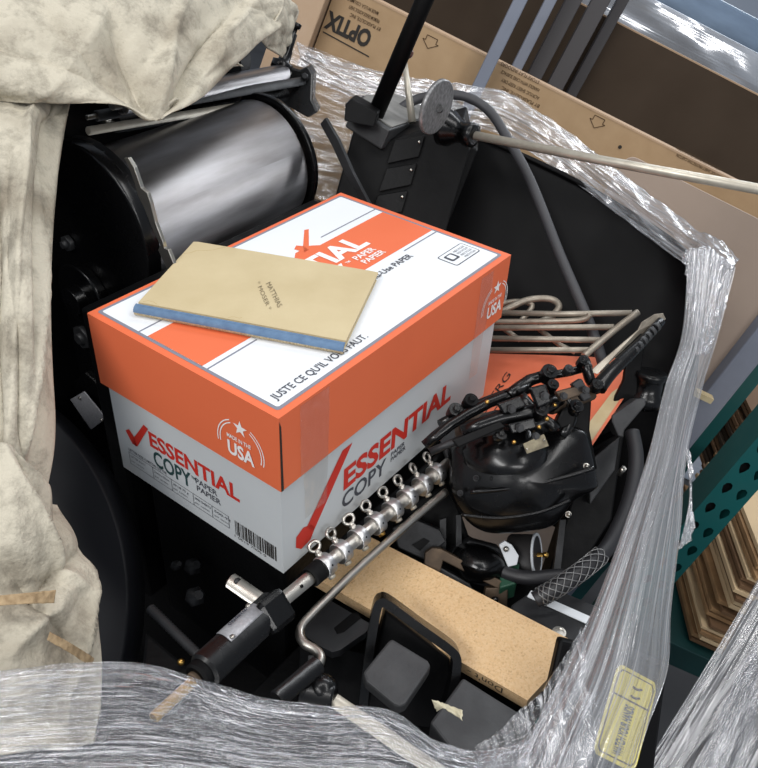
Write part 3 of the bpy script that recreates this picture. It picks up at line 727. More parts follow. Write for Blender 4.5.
# clamp block with engraved plate
c0b, c1b = PB(268, 612, 2, -.222), PB(203, 672, 2, -.21); dd = (c1b-c0b).normalized(); g = G()
g.cyl(c0b-dd*.012, c1b, .0185, black, 36, ch=.003); hb = g.build('bar_holder', pr)
g = G(); o = PB(272, 613, 2, -.224); g.box(o-cd*.020-side*.016-upv*.018, cd*.036, side*.036, upv*.038, black); g.build('clamp_block', pr, bevel=.006)
g = G(); o0 = c0b+dd*.012; pl = []; ang = [25+ (100)*k/10 for k in range(11)]
nn = side; n2 = dd.cross(nn).normalized()
if n2.dot(Wd((0, -1, 0))) < 0: n2 = -n2
q0 = [o0+(nn*math.sin(math.radians(a))+n2*math.cos(math.radians(a)))*.0192 for a in [-2+72*k/10 for k in range(11)]]
q1 = [p+dd*.052 for p in q0]; mi = g.mi(platem); va = [g.bm.verts.new(p) for p in q0]; vb = [g.bm.verts.new(p) for p in q1]
for k in range(10):
    f = g.bm.faces.new((va[k], va[k+1], vb[k+1], vb[k])); f.material_index = mi; f.smooth = True
mid = lambda t, a: o0+dd*(.052*t)+(nn*math.sin(math.radians(a))+n2*math.cos(math.radians(a)))*.0197
pn = (nn*math.sin(math.radians(34))+n2*math.cos(math.radians(34))); pv = pn.cross(dd).normalized(); 
for k, s_ in enumerate(('ORIGINAL', 'CYLINDER')):
    g.text(s_, mid(.78, 34)+ (n2*.002 if k == 0 else -n2*.002)+pn*.0005, -dd, -(pn.cross(-dd)).normalized()*-1, .0028, inkgrey, .01, width=.028)
g.build('engraved_plate', hb, solid=.001)
for t_, a in ((.1, 8), (.92, 62)):
    g = G(); screw(g, mid(t_, a), pn, .0028); g.build('plate_screw', hb)
g = G(); g.cyl(c1b-dd*.004, c1b+dd*.01, .015, blackm, 28); g.cyl(c1b+dd*.008, c1b+dd*.014, .0085, brownm, 20); g.build('end_collar', hb)
g = G(); g.cyl(c1b, c1b+dd*.065, .0052, brass, 20); g.build('brass_rod', hb)
g = G(); a, b = PB(269, 607, 2, -.235), PB(230, 580, 2, -.225); g.cyl(a, b, .0088, steel, 28); g.lathe(b+ (b-a).normalized()*0-((b-a).normalized())*.006+side*.006, side, [(0, .004), (.004, .004), (.0045, 0)], dkgrey, 14); g.build('stub_shaft', pr)
# threaded rod in dark area
g = G(); a, b = PB(150, 608, 2, -.25), PB(198, 655, 2, -.25); N = 40
g.tube([a.lerp(b, k/N) for k in range(N+1)], [.006 if k % 2 else .0048 for k in range(N+1)], dkgrey, 12); g.build('threaded_rod', pr)
g = G(); g.ball(PB(181, 662, 2, -.26), .004, brass); g.build('oil_nipple', pr)
g = G(); g.poly([PB(x, y, 2, -.27) for x, y in ((145, 630), (190, 668), (225, 705), (200, 730), (140, 690))], castblk, -bz*.03); g.build('lower_casting', pr, bevel=.004)
for x, y, r in ((192, 567, .012), (175, 566, .007), (194, 597, .013)):
    g = G(); g.lathe(PB(x, y, 2, -.36), side, [(0, r), (.008, r), (.010, r*.5), (.016, r*.5), (.016, 0)], dkgrey, 6); g.build('bolt', pr)
# thin guide rod with crook
g = G(); zz = -.246
q = [(446, 492), (420, 513), (392, 538), (360, 567), (330, 596), (312, 614), (302, 626), (300, 636), (305, 644), (314, 649), (320, 655), (320, 662), (314, 672)]
g.tube([PB(x, y, 2, zz) for x, y in q], .0052, steel, 18, smooth_path=5); g.build('crooked_rod', pr)
g = G(); a, b = PB(318, 665, 2, -.246), PB(276, 700, 2, -.236); g.cyl(a, b, .0098, black, 28); g.build('rod_sleeve', pr)
g = G(); g.ball(PB(322, 690, 2, -.262), .017, black); g.cyl(PB(300, 690, 2, -.262), PB(334, 697, 2, -.262), .013, black, 24); g.build('rod_clamp', pr)
g = G(); g.cyl(PB(328, 696, 2, -.27), PB(450, 780, 2, -.25), .0072, paler, 28); g.build('cross_shaft', pr)
# slotted bracket
g = G()
def slotted():
    outer = [(303, 634), (318, 645), (332, 652), (340, 650), (366, 632), (371, 624), (350, 612), (330, 600), (316, 610)]
    g.poly([PB(x, y, 2, -.31) for x, y in outer], dkgrey, -bz*.012)
    g.poly([PB(x, y, 2, -.3095) for x, y in ((334, 628), (352, 613), (358, 613), (361, 618), (344, 632), (337, 634))], blackm, bz*.0006)
slotted(); g.build('slotted_bracket', pr, bevel=.003)
g = G(); 
for x0 in (318, 326):
    g.poly([PB(x, y, 2, -.32) for x, y in ((x0-10, 655), (x0-4, 655), (x0-4, 692), (x0-10, 690))], greym, -bz*.05)
g.poly([P(x, y, 1.0) for x, y in ((300, 640), (372, 655), (360, 720), (298, 700))], blackm, Wd((0, 0, .05)))
g.build('column_plate', pr, bevel=.001)
# loop frame
g = G(); q = [(362, 712), (368, 660), (376, 612), (381, 603), (390, 606), (420, 628), (448, 648), (457, 658), (457, 672), (454, 690), (446, 718)]
pth = cr([P(x, y, .92) for x, y in q], 5)
w_ = Wd((0, 0, .03))
nv_ = Wd((0, 0, -1))
inn = []; outp = []
for i, p in enumerate(pth):
    t = (pth[min(i+1, len(pth)-1)]-pth[max(i-1, 0)]).normalized(); s2 = t.cross(nv_).normalized()
    outp.append(p-s2*.0045); inn.append(p+s2*.0055)
mi = g.mi(black); rings = [[g.bm.verts.new(v) for v in (a, b, b+w_, a+w_)] for a, b in zip(outp, inn)]
for i in range(len(rings)-1):
    for k in range(4):
        f = g.bm.faces.new((rings[i][k], rings[i][(k+1) % 4], rings[i+1][(k+1) % 4], rings[i+1][k])); f.material_index = mi
g.bm.faces.new(rings[0]); g.bm.faces.new(rings[-1][::-1]); bmesh.ops.recalc_face_normals(g.bm, faces=g.bm.faces)
g.build('loop_frame', pr, bevel=.002)
g = G(); g.poly([P(x, y, .96) for x, y in ((385, 610), (450, 660), (452, 700), (430, 730), (365, 720), (372, 670))], blackm, Wd((0, 0, .05))); g.build('loop_back', pr, bevel=.003)
g = G(); q = [(363, 672), (366, 668), (388, 641), (392, 638), (428, 660), (431, 665), (427, 672), (406, 703), (400, 706), (394, 704), (366, 681)]
g.poly([PB(x, y, 2, -.27) for x, y in q], greym, -bz*.016); g.build('foot_pad', pr, bevel=.003)
g = G(); g.poly([PB(x, y, 2, -.30) for x, y in ((430, 722), (463, 677), (491, 695), (540, 725), (490, 800))], greym, -bz*.05); g.build('corner_block', pr, bevel=.003)
# handle bracket behind board
g = G(); D2 = 1.08
q = [(426, 566), (424, 556), (430, 549), (440, 550), (470, 564), (500, 580), (507, 588), (507, 612)]
qi = [(437, 572), (438, 563), (445, 562), (470, 574), (492, 586), (497, 592), (487, 598), (484, 605)]
g.poly([P(x, y, D2) for x, y in ((424, 568), (425, 553), (432, 548), (441, 549), (503, 582), (508, 590), (507, 614), (483, 600), (486, 588), (496, 588), (443, 561), (440, 574))], brownm, Wd((0, 0, .014)))
g.build('handle_bracket', pr, bevel=.0015)
g = G(); g.ball(P(495, 600, 1.075), .005, black); g.build('bolt', pr)
# right block with pale strip
g = G(); g.poly([PB(x, y, 2, -.335) for x, y in ((500, 632), (512, 604), (538, 586), (544, 583), (600, 607), (610, 620), (582, 668))], dkgrey, -bz*.04); blk = g.build('end_block', pr, bevel=.003)
g = G(); g.poly([PB(x, y, 2, -.334) for x, y in ((527, 597), (531, 591), (590, 617), (586, 624))], whitegauge, bz*.0012); g.build('pale_strip', blk)
g = G(); g.lathe(PB(559, 633, 2, -.333), bz, [(0, .0085), (.002, .0085), (.002, .0065), (.0005, .0065), (.0005, 0)], steel, 24); g.build('ring_bolt', blk)
g = G(); g.poly([PB(x, y, 2, -.345) for x, y in ((500, 560), (520, 563), (517, 583), (500, 588))], greenm, -bz*.03); g.build('green_block', pr, bevel=.002)
# gauge drum
ga, gb = P(508, 556, 1.14), P(541, 555, 1.12); gd = (gb-ga).normalized(); g = G()
gd = Wd((.80, -.05, -.35)).normalized(); gc = P(510, 554, 1.15)
g.lathe(gc, gd, [(0, 0), (0, .026), (.003, .028), (.036, .028), (.036, .028)], gaugeblk, 48); gg = g.build('gauge_drum', pr)
g = G(); g.lathe(gc+gd*.036, gd, [(0, .028), (0, .030), (.003, .030), (.003, .026), (.0025, .026)], whitegauge, 48)
g.lathe(gc+gd*.0375, gd, [(0, .027), (.001, .027), (.001, 0)], rubberk, 48); g.build('gauge_face', gg)
g = G(); g.cyl(gc+gd*.036, gc+gd*.048, .003, brass, 14); g.ball(gc+gd*.05, .0045, brass); g.build('valve', gg)
g = G(); g.poly([P(x, y, 1.09) for x, y in ((499, 545), (505, 541), (512, 545), (519, 556), (517, 565), (508, 567))], whitegauge, Wd((0, 0, .006))); g.build('white_bracket', gg, bevel=.001)
g = G(); g.ball(P(506, 549, 1.088), .004, steel); g.build('bolt', gg)
# motor shaped cover
def blob(g, cx, cy, d, outline, depth, m, dome=.02, axis=None):
    """rounded pan: outline polygon extruded back, domed front made of shrinking rings"""
    axis = axis or Wd((0, 0, 1)); c = P(cx, cy, d); ol = [P(x, y, d) for x, y in outline]
    ol = cr(ol+[ol[0]], 5)[:-1]; n = len(ol); mi = g.mi(m); prev = None
    steps = [(1.0, depth), (1.0, .012), (.985, .004), (.95, -.002)]+[(.95-.95*t, -.002-dome*math.sin(t*PI/2)) for t in (.15, .3, .45, .6, .75, .9)]
    for sc, off in steps:
        cur = [g.bm.verts.new(c+(p-c)*sc+axis*off) for p in ol]
        if prev:
            for k in range(n):
                f = g.bm.faces.new((prev[k], prev[(k+1) % n], cur[(k+1) % n], cur[k])); f.material_index = mi; f.smooth = True
        prev = cur
    f = g.bm.faces.new(prev); f.material_index = mi; f.smooth = True
    bmesh.ops.recalc_face_normals(g.bm, faces=g.bm.faces)
g = G(); blob(g, 520, 478, 1.06, [(452, 450), (462, 440), (478, 432), (520, 428), (560, 424), (585, 430), (592, 445), (599, 480), (597, 490), (575, 502), (562, 520), (545, 530), (500, 535), (478, 530), (462, 515), (450, 490)], .09, black, .028); cv = g.build('motor_cover', pr)
g = G(); g.tube([P(x, y, 1.035) for x, y in ((470, 492), (520, 487), (560, 478), (594, 468))], .003, black, 10, smooth_path=6); g.build('cover_rib', cv)
g = G(); g.tube([P(x, y, 1.045) for x, y in ((462, 515), (500, 518), (540, 512), (570, 500))], .0025, black, 10, smooth_path=6); g.build('cover_rib', cv)
for x, y in ((586, 466), (568, 514), (460, 493), (491, 478), (476, 478), (530, 458)):
    g = G(); g.lathe(P(x, y, 1.043), -Wd((0, 0, 1)), [(0, .004), (.002, .004), (.002, .0028), (.006, .0028), (.007, 0)], dkgrey if x < 540 else steel, 12); g.build('cover_screw', cv)
g = G(); g.poly([P(x, y, .985) for x, y in ((523, 444), (544, 434), (549, 446), (527, 454))], platebrass, Wd((0, 0, .003))); np_ = g.build('type_plate', cv, bevel=.0004)
for x, y in ((527, 449), (544, 440)):
    g = G(); g.ball(P(x, y, .984), .0013, steel); g.build('rivet', np_)
# upper machinery of the gripper head
g = G()
g.lathe(P(505, 455, 1.06), Wd((-.1, -.9, -.35)).normalized(), [(0, .055), (.015, .055), (.018, .05), (.03, .048), (.032, .035), (.05, .033), (.05, 0)], black, 40); g.build('head_turret', pr)
g = G(); g.lathe(P(478, 436, 1.08), Wd((-.1, -.9, -.35)).normalized(), [(0, .03), (.01, .03), (.012, .026), (.024, .024), (.026, 0)], brownm, 36); g.build('head_disc', pr)
def arm(pts, r, m=black, name='linkage_arm', d=None, nseg=8):
    g = G(); g.tube([P(*p) for p in pts], r, m, nseg, smooth_path=2); return g.build(name, pr)
arm([(425, 446, 1.02), (450, 425, 1.02), (490, 402, 1.03), (530, 388, 1.04)], .0075)
arm([(440, 424, 1.03), (475, 405, 1.05), (515, 390, 1.06), (545, 374, 1.07)], .006)
arm([(462, 432, 1.0), (500, 418, 1.0), (540, 410, 1.01), (560, 398, 1.02)], .009, black)
arm([(430, 452, 1.0), (470, 436, 1.0), (500, 430, 1.0)], .005, dkgrey)
arm([(545, 376, 1.06), (570, 372, 1.06), (590, 366, 1.07)], .0055, black)
arm([(508, 396, 1.03), (530, 380, 1.05), (548, 376, 1.05)], .008, black)
arm([(550, 408, 1.03), (575, 400, 1.05), (592, 393, 1.06)], .009, brownm)
arm([(560, 436, 1.02), (572, 420, 1.03), (566, 400, 1.04), (548, 396, 1.04)], .007, black)
arm([(585, 362, 1.05), (590, 380, 1.05), (598, 390, 1.06)], .007, black)
arm([(530, 430, 1.01), (545, 420, 1.01), (555, 430, 1.01)], .008, black)
arm([(520, 398, 1.03), (532, 412, 1.02), (540, 432, 1.01)], .010, black)
for x, y, d, r, m in ((548, 374, 1.04, .014, black), (583, 362, 1.05, .010, black), (540, 412, 1.0, .012, black), (455, 412, 1.03, .013, black), (470, 402, 1.03, .012, blackm), (568, 370, 1.05, .008, dkgrey), (552, 386, 1.03, .010, black), (500, 436, 1.0, .010, black), (575, 408, 1.02, .012, black), (596, 386, 1.04, .010, black)):
    g = G(); r *= .72; ax = Wd((.2, -.5, -.8)).normalized(); c = P(x, y, d)
    g.lathe(c-ax*r, ax, [(0, 0), (0, r), (r*.1, r*1.05), (r*1.7, r*1.05), (r*1.8, r), (r*1.8, r*.5), (r*2.2, r*.5), (r*2.25, r*.4), (r*2.25, 0)], m, 24); g.build('pivot', pr)
for x, y in ((539, 427), (547, 419), (487, 402), (555, 405), (514, 442)):
    g = G(); g.ball(P(x, y, .985 if x < 550 else 1.0), .0028, brass); g.build('oil_nipple', pr)
g = G(); g.poly([P(x, y, 1.02) for x, y in ((562, 410), (573, 403), (578, 414), (574, 428), (562, 434), (556, 422))], blackm, Wd((0, 0, .02))); g.build('hex_housing', pr, bevel=.003)
g = G(); g.poly([P(x, y, 1.07) for x, y in ((575, 400), (592, 398), (590, 430), (598, 470), (580, 460), (560, 436))], blackm, Wd((0, 0, .03))); g.build('rear_plate', pr, bevel=.003)
g = G(); g.poly([PB(x, y, 2, -.235) for x, y in ((440, 440), (452, 428), (488, 412), (470, 452), (452, 470))], greym, -bz*.008); g.build('wedge_plate', pr, bevel=.001)
for pts, m_ in ((((452, 440), (500, 421), (506, 427), (458, 448)), castblk), (((498, 404), (520, 396), (527, 406), (504, 414)), black), (((556, 392), (585, 384), (590, 392), (562, 402)), brownm),
               (((508, 424), (534, 418), (538, 428), (512, 434)), black), (((572, 384), (582, 378), (592, 398), (584, 402)), dkgrey), (((530, 388), (546, 384), (552, 402), (538, 408)), black)):
    g = G(); g.poly([P(x, y, .99) for x, y in pts], m_, Wd((0, 0, .016))); g.build('forged_bar', pr, bevel=.002)
for x, y, r in ((512, 409, .0035), (545, 396, .0035), (564, 396, .003), (520, 428, .0035), (586, 390, .003), (536, 436, .003)):
    g = G(); g.lathe(P(x, y, .985), -Wd((0, 0, 1)), [(-.01, r*1.6), (.001, r*1.6), (.001, r), (.006, r), (.006, 0)], dkgrey, 6); g.build('hex_nut', pr)
# gripper blade
ga0, ga1 = P(590, 380, 1.06), P(662, 318, 1.13); gd_ = (ga1-ga0)
g = G(); g.poly([P(x, y, z) for x, y, z in ((589, 372, 1.06), (598, 374, 1.06), (640, 334, 1.10), (654, 331, 1.115), (666, 319, 1.13), (663, 313, 1.13), (655, 314, 1.12), (642, 322, 1.10), (638, 330, 1.095))], wirem, Wd((0, 0, .004))); gb_ = g.build('gripper_blade', pr, bevel=.0006)
g = G(); g.tube([P(598, 388, 1.055), P(612, 371, 1.065), P(640, 344, 1.09), P(661, 321, 1.115)], [.011, .006], black, 12, smooth_path=3); g.build('gripper_bar', gb_)
for t in (.55, .62, .69, .76, .83, .9):
    g = G(); c = P(598, 388, 1.055).lerp(P(661, 321, 1.115), t)-Wd((0, 0, .006)); g.cyl(c-gd_.normalized()*.003, c+gd_.normalized()*.003, .0062, dkgrey, 14); g.build('gripper_finger', gb_)
# knob and bracket at right
g = G(); q = [(612, 422), (612, 416), (636, 399), (646, 398), (646, 405), (625, 430), (624, 438), (618, 436)]
g.poly([P(x, y, 1.17) for x, y in q], greym, Wd((0, 0, .03))); g.build('angle_bracket', pr, bevel=.002)
g = G(); g.poly([P(x, y, 1.2) for x, y in ((630, 336), (642, 334), (646, 342), (636, 400), (614, 420), (608, 412), (624, 380))], blackm, Wd((0, 0, .012))); g.build('bracket_arm', pr, bevel=.002)
g = G(); a = P(652, 372, 1.2); ax = Wd((-.1, .8, .3)).normalized()
g.lathe(a, ax, [(0, 0), (0, .022), (.006, .024), (.012, .021), (.03, .021), (.035, .026), (.05, .026), (.055, .020), (.055, 0)], black, 32); g.build('hand_knob', pr)
g = G(); g.poly([P(x, y, 1.2) for x, y in ((588, 462), (620, 436), (615, 470), (590, 505))], greym, Wd((0, 0, .02))); g.build('rear_block', pr, bevel=.002)
g = G(); g.poly([P(x, y, 1.22) for x, y in ((586, 450), (625, 430), (612, 520), (560, 600), (540, 600), (566, 520))], blackm, Wd((0, 0, .05))); g.build('rear_column', pr, bevel=.003)
g = G(); g.poly([P(x, y, 1.19) for x, y in ((560, 520), (566, 520), (560, 575), (553, 575))], dkgrey, Wd((0, 0, .008))); g.build('flat_bar', pr)
g = G(); g.tube([P(619, 474, 1.17), P(624, 468, 1.16)], .004, steel, 12); g.build('bolt', pr)
# broad inner faces under the carton so the dark parts are parts, not void
g = G(); g.poly([P(x, y, 1.16) for x, y in ((380, 520), (450, 480), (470, 540), (520, 570), (500, 620), (400, 600))], castblk, Wd((0, 0, .05))); g.build('inner_casting', pr, bevel=.004)
g = G(); g.poly([P(x, y, 1.10) for x, y in ((392, 528), (412, 518), (440, 530), (446, 542), (424, 560), (398, 548))], dkgrey, Wd((0, 0, .02)))
g.build('slotted_plate', pr, bevel=.002)
g = G(); g.poly([P(x, y, 1.098) for x, y in ((412, 545), (424, 538), (430, 541), (420, 551))], blackm, Wd((0, 0, .001))); g.build('plate_slot', pr)
g = G(); g.poly([P(x, y, 1.12) for x, y in ((444, 556), (470, 540), (500, 548), (512, 570), (500, 590), (470, 584))], dkgrey, Wd((0, 0, .03))); g.build('rib_plate', pr, bevel=.004)
g = G(); g.poly([P(x, y, 1.13) for x, y in ((440, 520), (446, 518), (446, 560), (440, 560))], greym, Wd((0, 0, .006))); g.build('flat_bar', pr)
g = G(); g.poly([P(x, y, 1.13) for x, y in ((456, 515), (461, 515), (462, 556), (456, 556))], dkgrey, Wd((0, 0, .006))); g.build('flat_bar', pr)
g = G(); blob(g, 478, 566, 1.09, [(452, 560), (465, 548), (488, 550), (504, 560), (505, 575), (490, 584), (465, 580)], .03, black, .02); g.build('rounded_boss', pr)
g = G(); g.poly([P(x, y, 1.09) for x, y in ((420, 575), (438, 566), (470, 584), (478, 600), (450, 596))], greym, Wd((0, 0, .02))); g.build('rib_plate', pr, bevel=.002)
# yellow warning sign on the end panel
g = G(); SD = .80
g.poly([P(x, y, z) for x, y, z in ((560, 640, .90), (668, 668, .94), (648, 820, .86), (520, 820, .80))], blackm, Wd((0, 0, .02))); ep = g.build('end_panel', pr, bevel=.004)
e0, e1, e2, e3 = P(588, 752, .82), P(614, 663, .87), P(653, 684, .885), None
e3 = e0+(e2-e1)
g = G(); nrm = (e3-e0).cross(e1-e0).normalized()
if nrm.dot(CAM-e0) < 0: nrm = -nrm
sq = lambda a, b: e0.lerp(e3, a).lerp(e1.lerp(e2, a), b)+nrm*.006
g.poly([sq(*p) for p in rrect(0, 0, 1, 1, .12)], yellow, nrm*.001)
g.poly([sq(*p)+nrm*.0013 for p in rrect(.05, .04, .95, .96, .10)], inkbrn)
g.poly([sq(*p)+nrm*.0017 for p in rrect(.08, .055, .92, .945, .09)], yellow)
g.poly([sq(*p)+nrm*.0021 for p in ((.05, .66), (.95, .66), (.95, .68), (.05, .68))], inkbrn)
g.text('WATCH YOUR HANDS', sq(.60, .08)+nrm*.0021, (sq(.5, 1)-sq(.5, 0)), -(sq(1, .5)-sq(0, .5)), .012, inkgrey, .03, width=(sq(.5, .62)-sq(.5, .08)).length)
for b0 in (.76, .86):
    g.tube([sq(a, b0+.04*math.sin(a*9))+nrm*.0026 for a in (.45, .5, .55, .6, .65)], .0012, inkbrn, 8)
g.build('warning_sign', ep)

# ================================================================ PARTICLE BOARD
g = G(); zb = -.325
q = [(392, 548), (343, 594), (513, 692), (577, 643)]
pw = [PB(x, y, 2, zb) for x, y in q]; pw[0] = pw[0]+(pw[0]-pw[3])*.28; pw[1] = pw[1]+(pw[1]-pw[2])*.28
pw[2] = pw[2]+(pw[2]-pw[1])*.06; pw[3] = pw[3]+(pw[3]-pw[0])*.01
g.poly(pw, pboard, -bz*.017)
el = (pw[2]-pw[1]).normalized()
for s_, x, y, w in (('Dent-', 462, 669, .030), ):
    o = PB(490, 688, 2, zb-.013)-el*0
o = pw[2]-el*.062-bz*.004; ez = (el.cross(bz)).normalized(); 
if ez.dot(CAM-o) < 0: ez = -ez
g.text("Don't -", pw[2]-el*.030-bz*.003+ez*.0006, -el, -bz, .009, inkblk, .0, width=.045)
tag(g.build('particle_board', None, bevel=.0006), "short tan particle board offcut with Don't scrawled on its edge, below the carton", 'board')

# ================================================================ ORANGE FOLDER + WIRE RACK
of = thing('orange_folder', 'flat orange card folder with handwriting, lying under the wire rack', 'folder', P(560, 420, 1.22))
def pl3(p0, p1, p2):                                 # plane through three points -> project pixel onto it
    n = (p1-p0).cross(p2-p0).normalized()
    return lambda px, py, off=0.0: (lambda d: CAM+d*((p0+n*off-CAM).dot(n)/d.dot(n)))(P(px, py, 1)-CAM)
fp = pl3(P(480, 355, 1.34), P(636, 360, 1.27), P(590, 446, 1.14))
toc = 1 if (fp(550, 390, .01)-CAM).length < (fp(550, 390)-CAM).length else -1
g = G(); fn = (fp(550, 390, .01*toc)-fp(550, 390)).normalized(); 
q = [(440, 352), (548, 355), (637, 359), (588, 447), (575, 452), (430, 440)]
g.poly([fp(x, y) for x, y in q], orangef, -(P(550, 390, .003)-CAM).normalized()*-.003)
tdir = (fp(512, 380)-fp(492, 410)); tdir.normalize()
tupd = (fp(490, 384)-fp(503, 395)).normalized()
g.text('HEIDELBERG', fp(452, 463)-(P(500,400,1)-CAM).normalized()*.002, tdir, tupd, .012, inkblk, 0, width=(fp(506, 374)-fp(452, 463)).length)
g.text("PARTS", fp(470, 458)-(P(500,400,1)-CAM).normalized()*.002, tdir, tupd, .012, inkblk, 0, width=(fp(504, 400)-fp(470, 458)).length)
g.build('folder_cover', of)
g = G(); v0 = (P(600, 400, 1)-CAM).normalized()
g.poly([fp(x, y)-v0*.004 for x, y in ((634, 378), (588, 448), (570, 448), (612, 392))], creamp, v0*.002); g.build('cream_card', of, label='cream stained card showing at the folder edge')
g = G(); g.poly([fp(x, y)-v0*.006 for x, y in ((634, 378), (636, 380), (590, 449), (588, 447))], orangef, v0*.002); g.build('folder_flap', of)

wr = thing('wire_rack', 'tarnished grey wire rack of parallel rods behind the carton', 'wire rack', P(560, 330, 1.30))
def wl(pts, r=.0045, name='rod', sm=0):
    g = G(); g.tube([P(*p) for p in pts], r, wirem, 12, smooth_path=sm); return g.build(name, wr)
wl([(638, 312, 1.22), (612, 332, 1.21), (584, 356, 1.19)], .0052, 'end_rod', 3)
wl([(460, 312, 1.32), (560, 314, 1.26), (632, 313, 1.22)])
wl([(470, 322, 1.31), (560, 321, 1.26), (584, 319, 1.245), (590, 314, 1.24)], .0045, 'rod', 4)
wl([(470, 328, 1.30), (614, 327, 1.215)])
wl([(470, 338, 1.29), (604, 340, 1.205)])
wl([(470, 350, 1.28), (592, 350, 1.195)])
wl([(470, 330, 1.32), (505, 310, 1.31), (528, 300, 1.31), (550, 299, 1.31), (559, 306, 1.30), (552, 316, 1.29), (540, 322, 1.28)], .0055, 'loop_handle', 6)
wl([(480, 312, 1.33), (510, 302, 1.32), (532, 305, 1.31), (520, 322, 1.30)], .0045, 'loop_handle', 6)
wl([(530, 322, 1.30), (560, 345, 1.27), (575, 352, 1.26)], .004)
wl([(500, 326, 1.30), (520, 340, 1.28)], .004)

# ================================================================ CABLES
g = G(); g.tube([P(*p) for p in ((632, 432, 1.17), (636, 455, 1.15), (634, 480, 1.13), (626, 510, 1.10), (612, 540, 1.07), (600, 556, 1.05), (580, 572, 1.03), (556, 588, 1.02), (535, 600, 1.02))], .0105, rubberk, 18, smooth_path=8)
hs = g.build('power_cable'); tag(hs, 'thick black cable curving down beside the plastic into a braided sleeve', 'cable')
g = G(); path = cr([P(*p) for p in ((601, 555, 1.05), (580, 572, 1.03), (556, 588, 1.02), (540, 597, 1.02))], 16)
for ph in range(6):
    for hand in (1, -1):
        q = []; nrm = None
        for i, p in enumerate(path):
            t = (path[min(i+1, len(path)-1)]-path[max(i-1, 0)]).normalized()
            nrm = t.orthogonal() if nrm is None else (nrm-t*nrm.dot(t)); nrm.normalize(); bn = t.cross(nrm)
            a = 2*PI*ph/6+hand*i*.2; q.append(p+(nrm*math.cos(a)+bn*math.sin(a))*.0118)
        g.tube(q, .0007, dkwire, 5)
br = g.build('braided_sleeve', hs)
g = G(); g.tube([P(*p) for p in ((494, 566, 1.10), (508, 574, 1.09), (530, 578, 1.08), (560, 576, 1.08), (580, 580, 1.08))], .0095, rubberk, 16, smooth_path=6)
tag(g.build('short_hose'), 'short black hose lying below the white rimmed gauge drum', 'hose')

# ================================================================ CANVAS TARP
tp = thing('canvas_tarp', 'dirty cream canvas drop cloth draped over the left and top of the press', 'tarp', P(20, 400, .9))
g = G()
top = [(-90, -70, 1.0), (-10, -75, 1.0), (70, -75, 1.02), (140, -80, 1.06), (200, -70, 1.12), (250, -60, 1.2), (285, -40, 1.28)]
m1 = [(-90, -10, .93), (-10, -8, .93), (60, -8, .95), (130, -12, 1.0), (190, -18, 1.06), (240, -16, 1.14), (282, -4, 1.24)]
m2 = [(-90, 45, .90), (-10, 45, .90), (55, 46, .92), (118, 48, .96), (175, 44, 1.01), (228, 26, 1.09), (284, 8, 1.22)]
m3 = [(-90, 85, .91), (-10, 86, .90), (52, 86, .92), (112, 90, .95), (165, 92, .98), (212, 68, 1.06), (282, 28, 1.20)]
hem = [(-90, 103, .95), (-10, 105, .93), (50, 103, .93), (108, 103, .95), (163, 110, .96), (208, 92, 1.04), (262, 41, 1.18)]
sheet(g, [top, m1, m2, m3, hem], canvas, 130, 110, .006, 5, 4, seed=21, big=.010, bfu=3.2, bfv=2.0, creases=((.667, 1, .40, .15, .020, .035), (.667, 1, .655, .25, -.016, .03), (.667, 1, .86, .35, .016, .03), (.55, .0, .30, .9, -.014, .05), (.92, .2, .8, .8, -.014, .03), (.05, .35, .5, .75, .012, .05), (.2, .1, .62, .95, .010, .03), (.75, .1, .95, .5, .012, .04)))
g.build('top_cloth', tp, solid=.003)
g = G()
sheet(g, [[(262, 41, 1.18), (284, 8, 1.22), (281, -10, 1.24)], [(268, 48, 1.22), (287, 26, 1.25), (292, 0, 1.27)], [(284, 58, 1.28), (291, 40, 1.29), (300, 10, 1.31)]], canvas, 24, 24, .003, 3, 3, seed=4, big=.004)
g.build('fold', tp, solid=.003)
g = G()
sheet(g, [[(163, 109, .975), (176, 98, .99)], [(170, 108, 1.0), (180, 99, 1.02)]], canvas, 8, 8, .001, 3, 3, seed=4, big=.0)
g.build('fold', tp, solid=.003)
g = G()
sheet(g, [[(222, 57, 1.09), (236, 62, 1.10)], [(232, 66, 1.10), (243, 66, 1.13)]], canvas, 8, 8, .001, 3, 3, seed=4, big=.0)
g.build('fold', tp, solid=.003)
g = G()   # left drape
L_ = [[(-80, 70, 1.0), (-30, 70, .99), (20, 74, 1.0), (48, 80, 1.0), (72, 88, 1.01)],
      [(-80, 100, .93), (-30, 102, .92), (20, 108, .93), (48, 104, .95), (71, 108, .98)],
      [(-80, 150, .88), (-30, 150, .87), (15, 140, .88), (42, 130, .92), (69, 125, .97)],
      [(-80, 230, .86), (-30, 230, .84), (10, 225, .84), (38, 218, .87), (61, 215, .94)],
      [(-80, 330, .84), (-30, 330, .81), (8, 330, .81), (36, 330, .83), (56, 320, .90)],
      [(-80, 430, .82), (-30, 430, .80), (5, 430, .79), (32, 428, .81), (57, 410, .87)],
      [(-80, 500, .80), (-30, 500, .80), (0, 500, .79), (26, 495, .80), (50, 480, .84)],
      [(-80, 560, .76), (-30, 560, .76), (0, 560, .77), (26, 552, .79), (46, 530, .82)]]
sheet(g, L_, canvas, 90, 150, .005, 6, 3, seed=31, big=.012, bfu=2.4, bfv=2.6, creases=((.3, .1, .45, .95, .014, .05), (.62, .12, .55, .6, -.014, .04), (.82, .1, .74, .7, .012, .03), (.92, .35, .6, .95, -.014, .04), (.5, .5, .85, .95, .012, .04)))
g.build('left_drape', tp, solid=.003)
g = G()
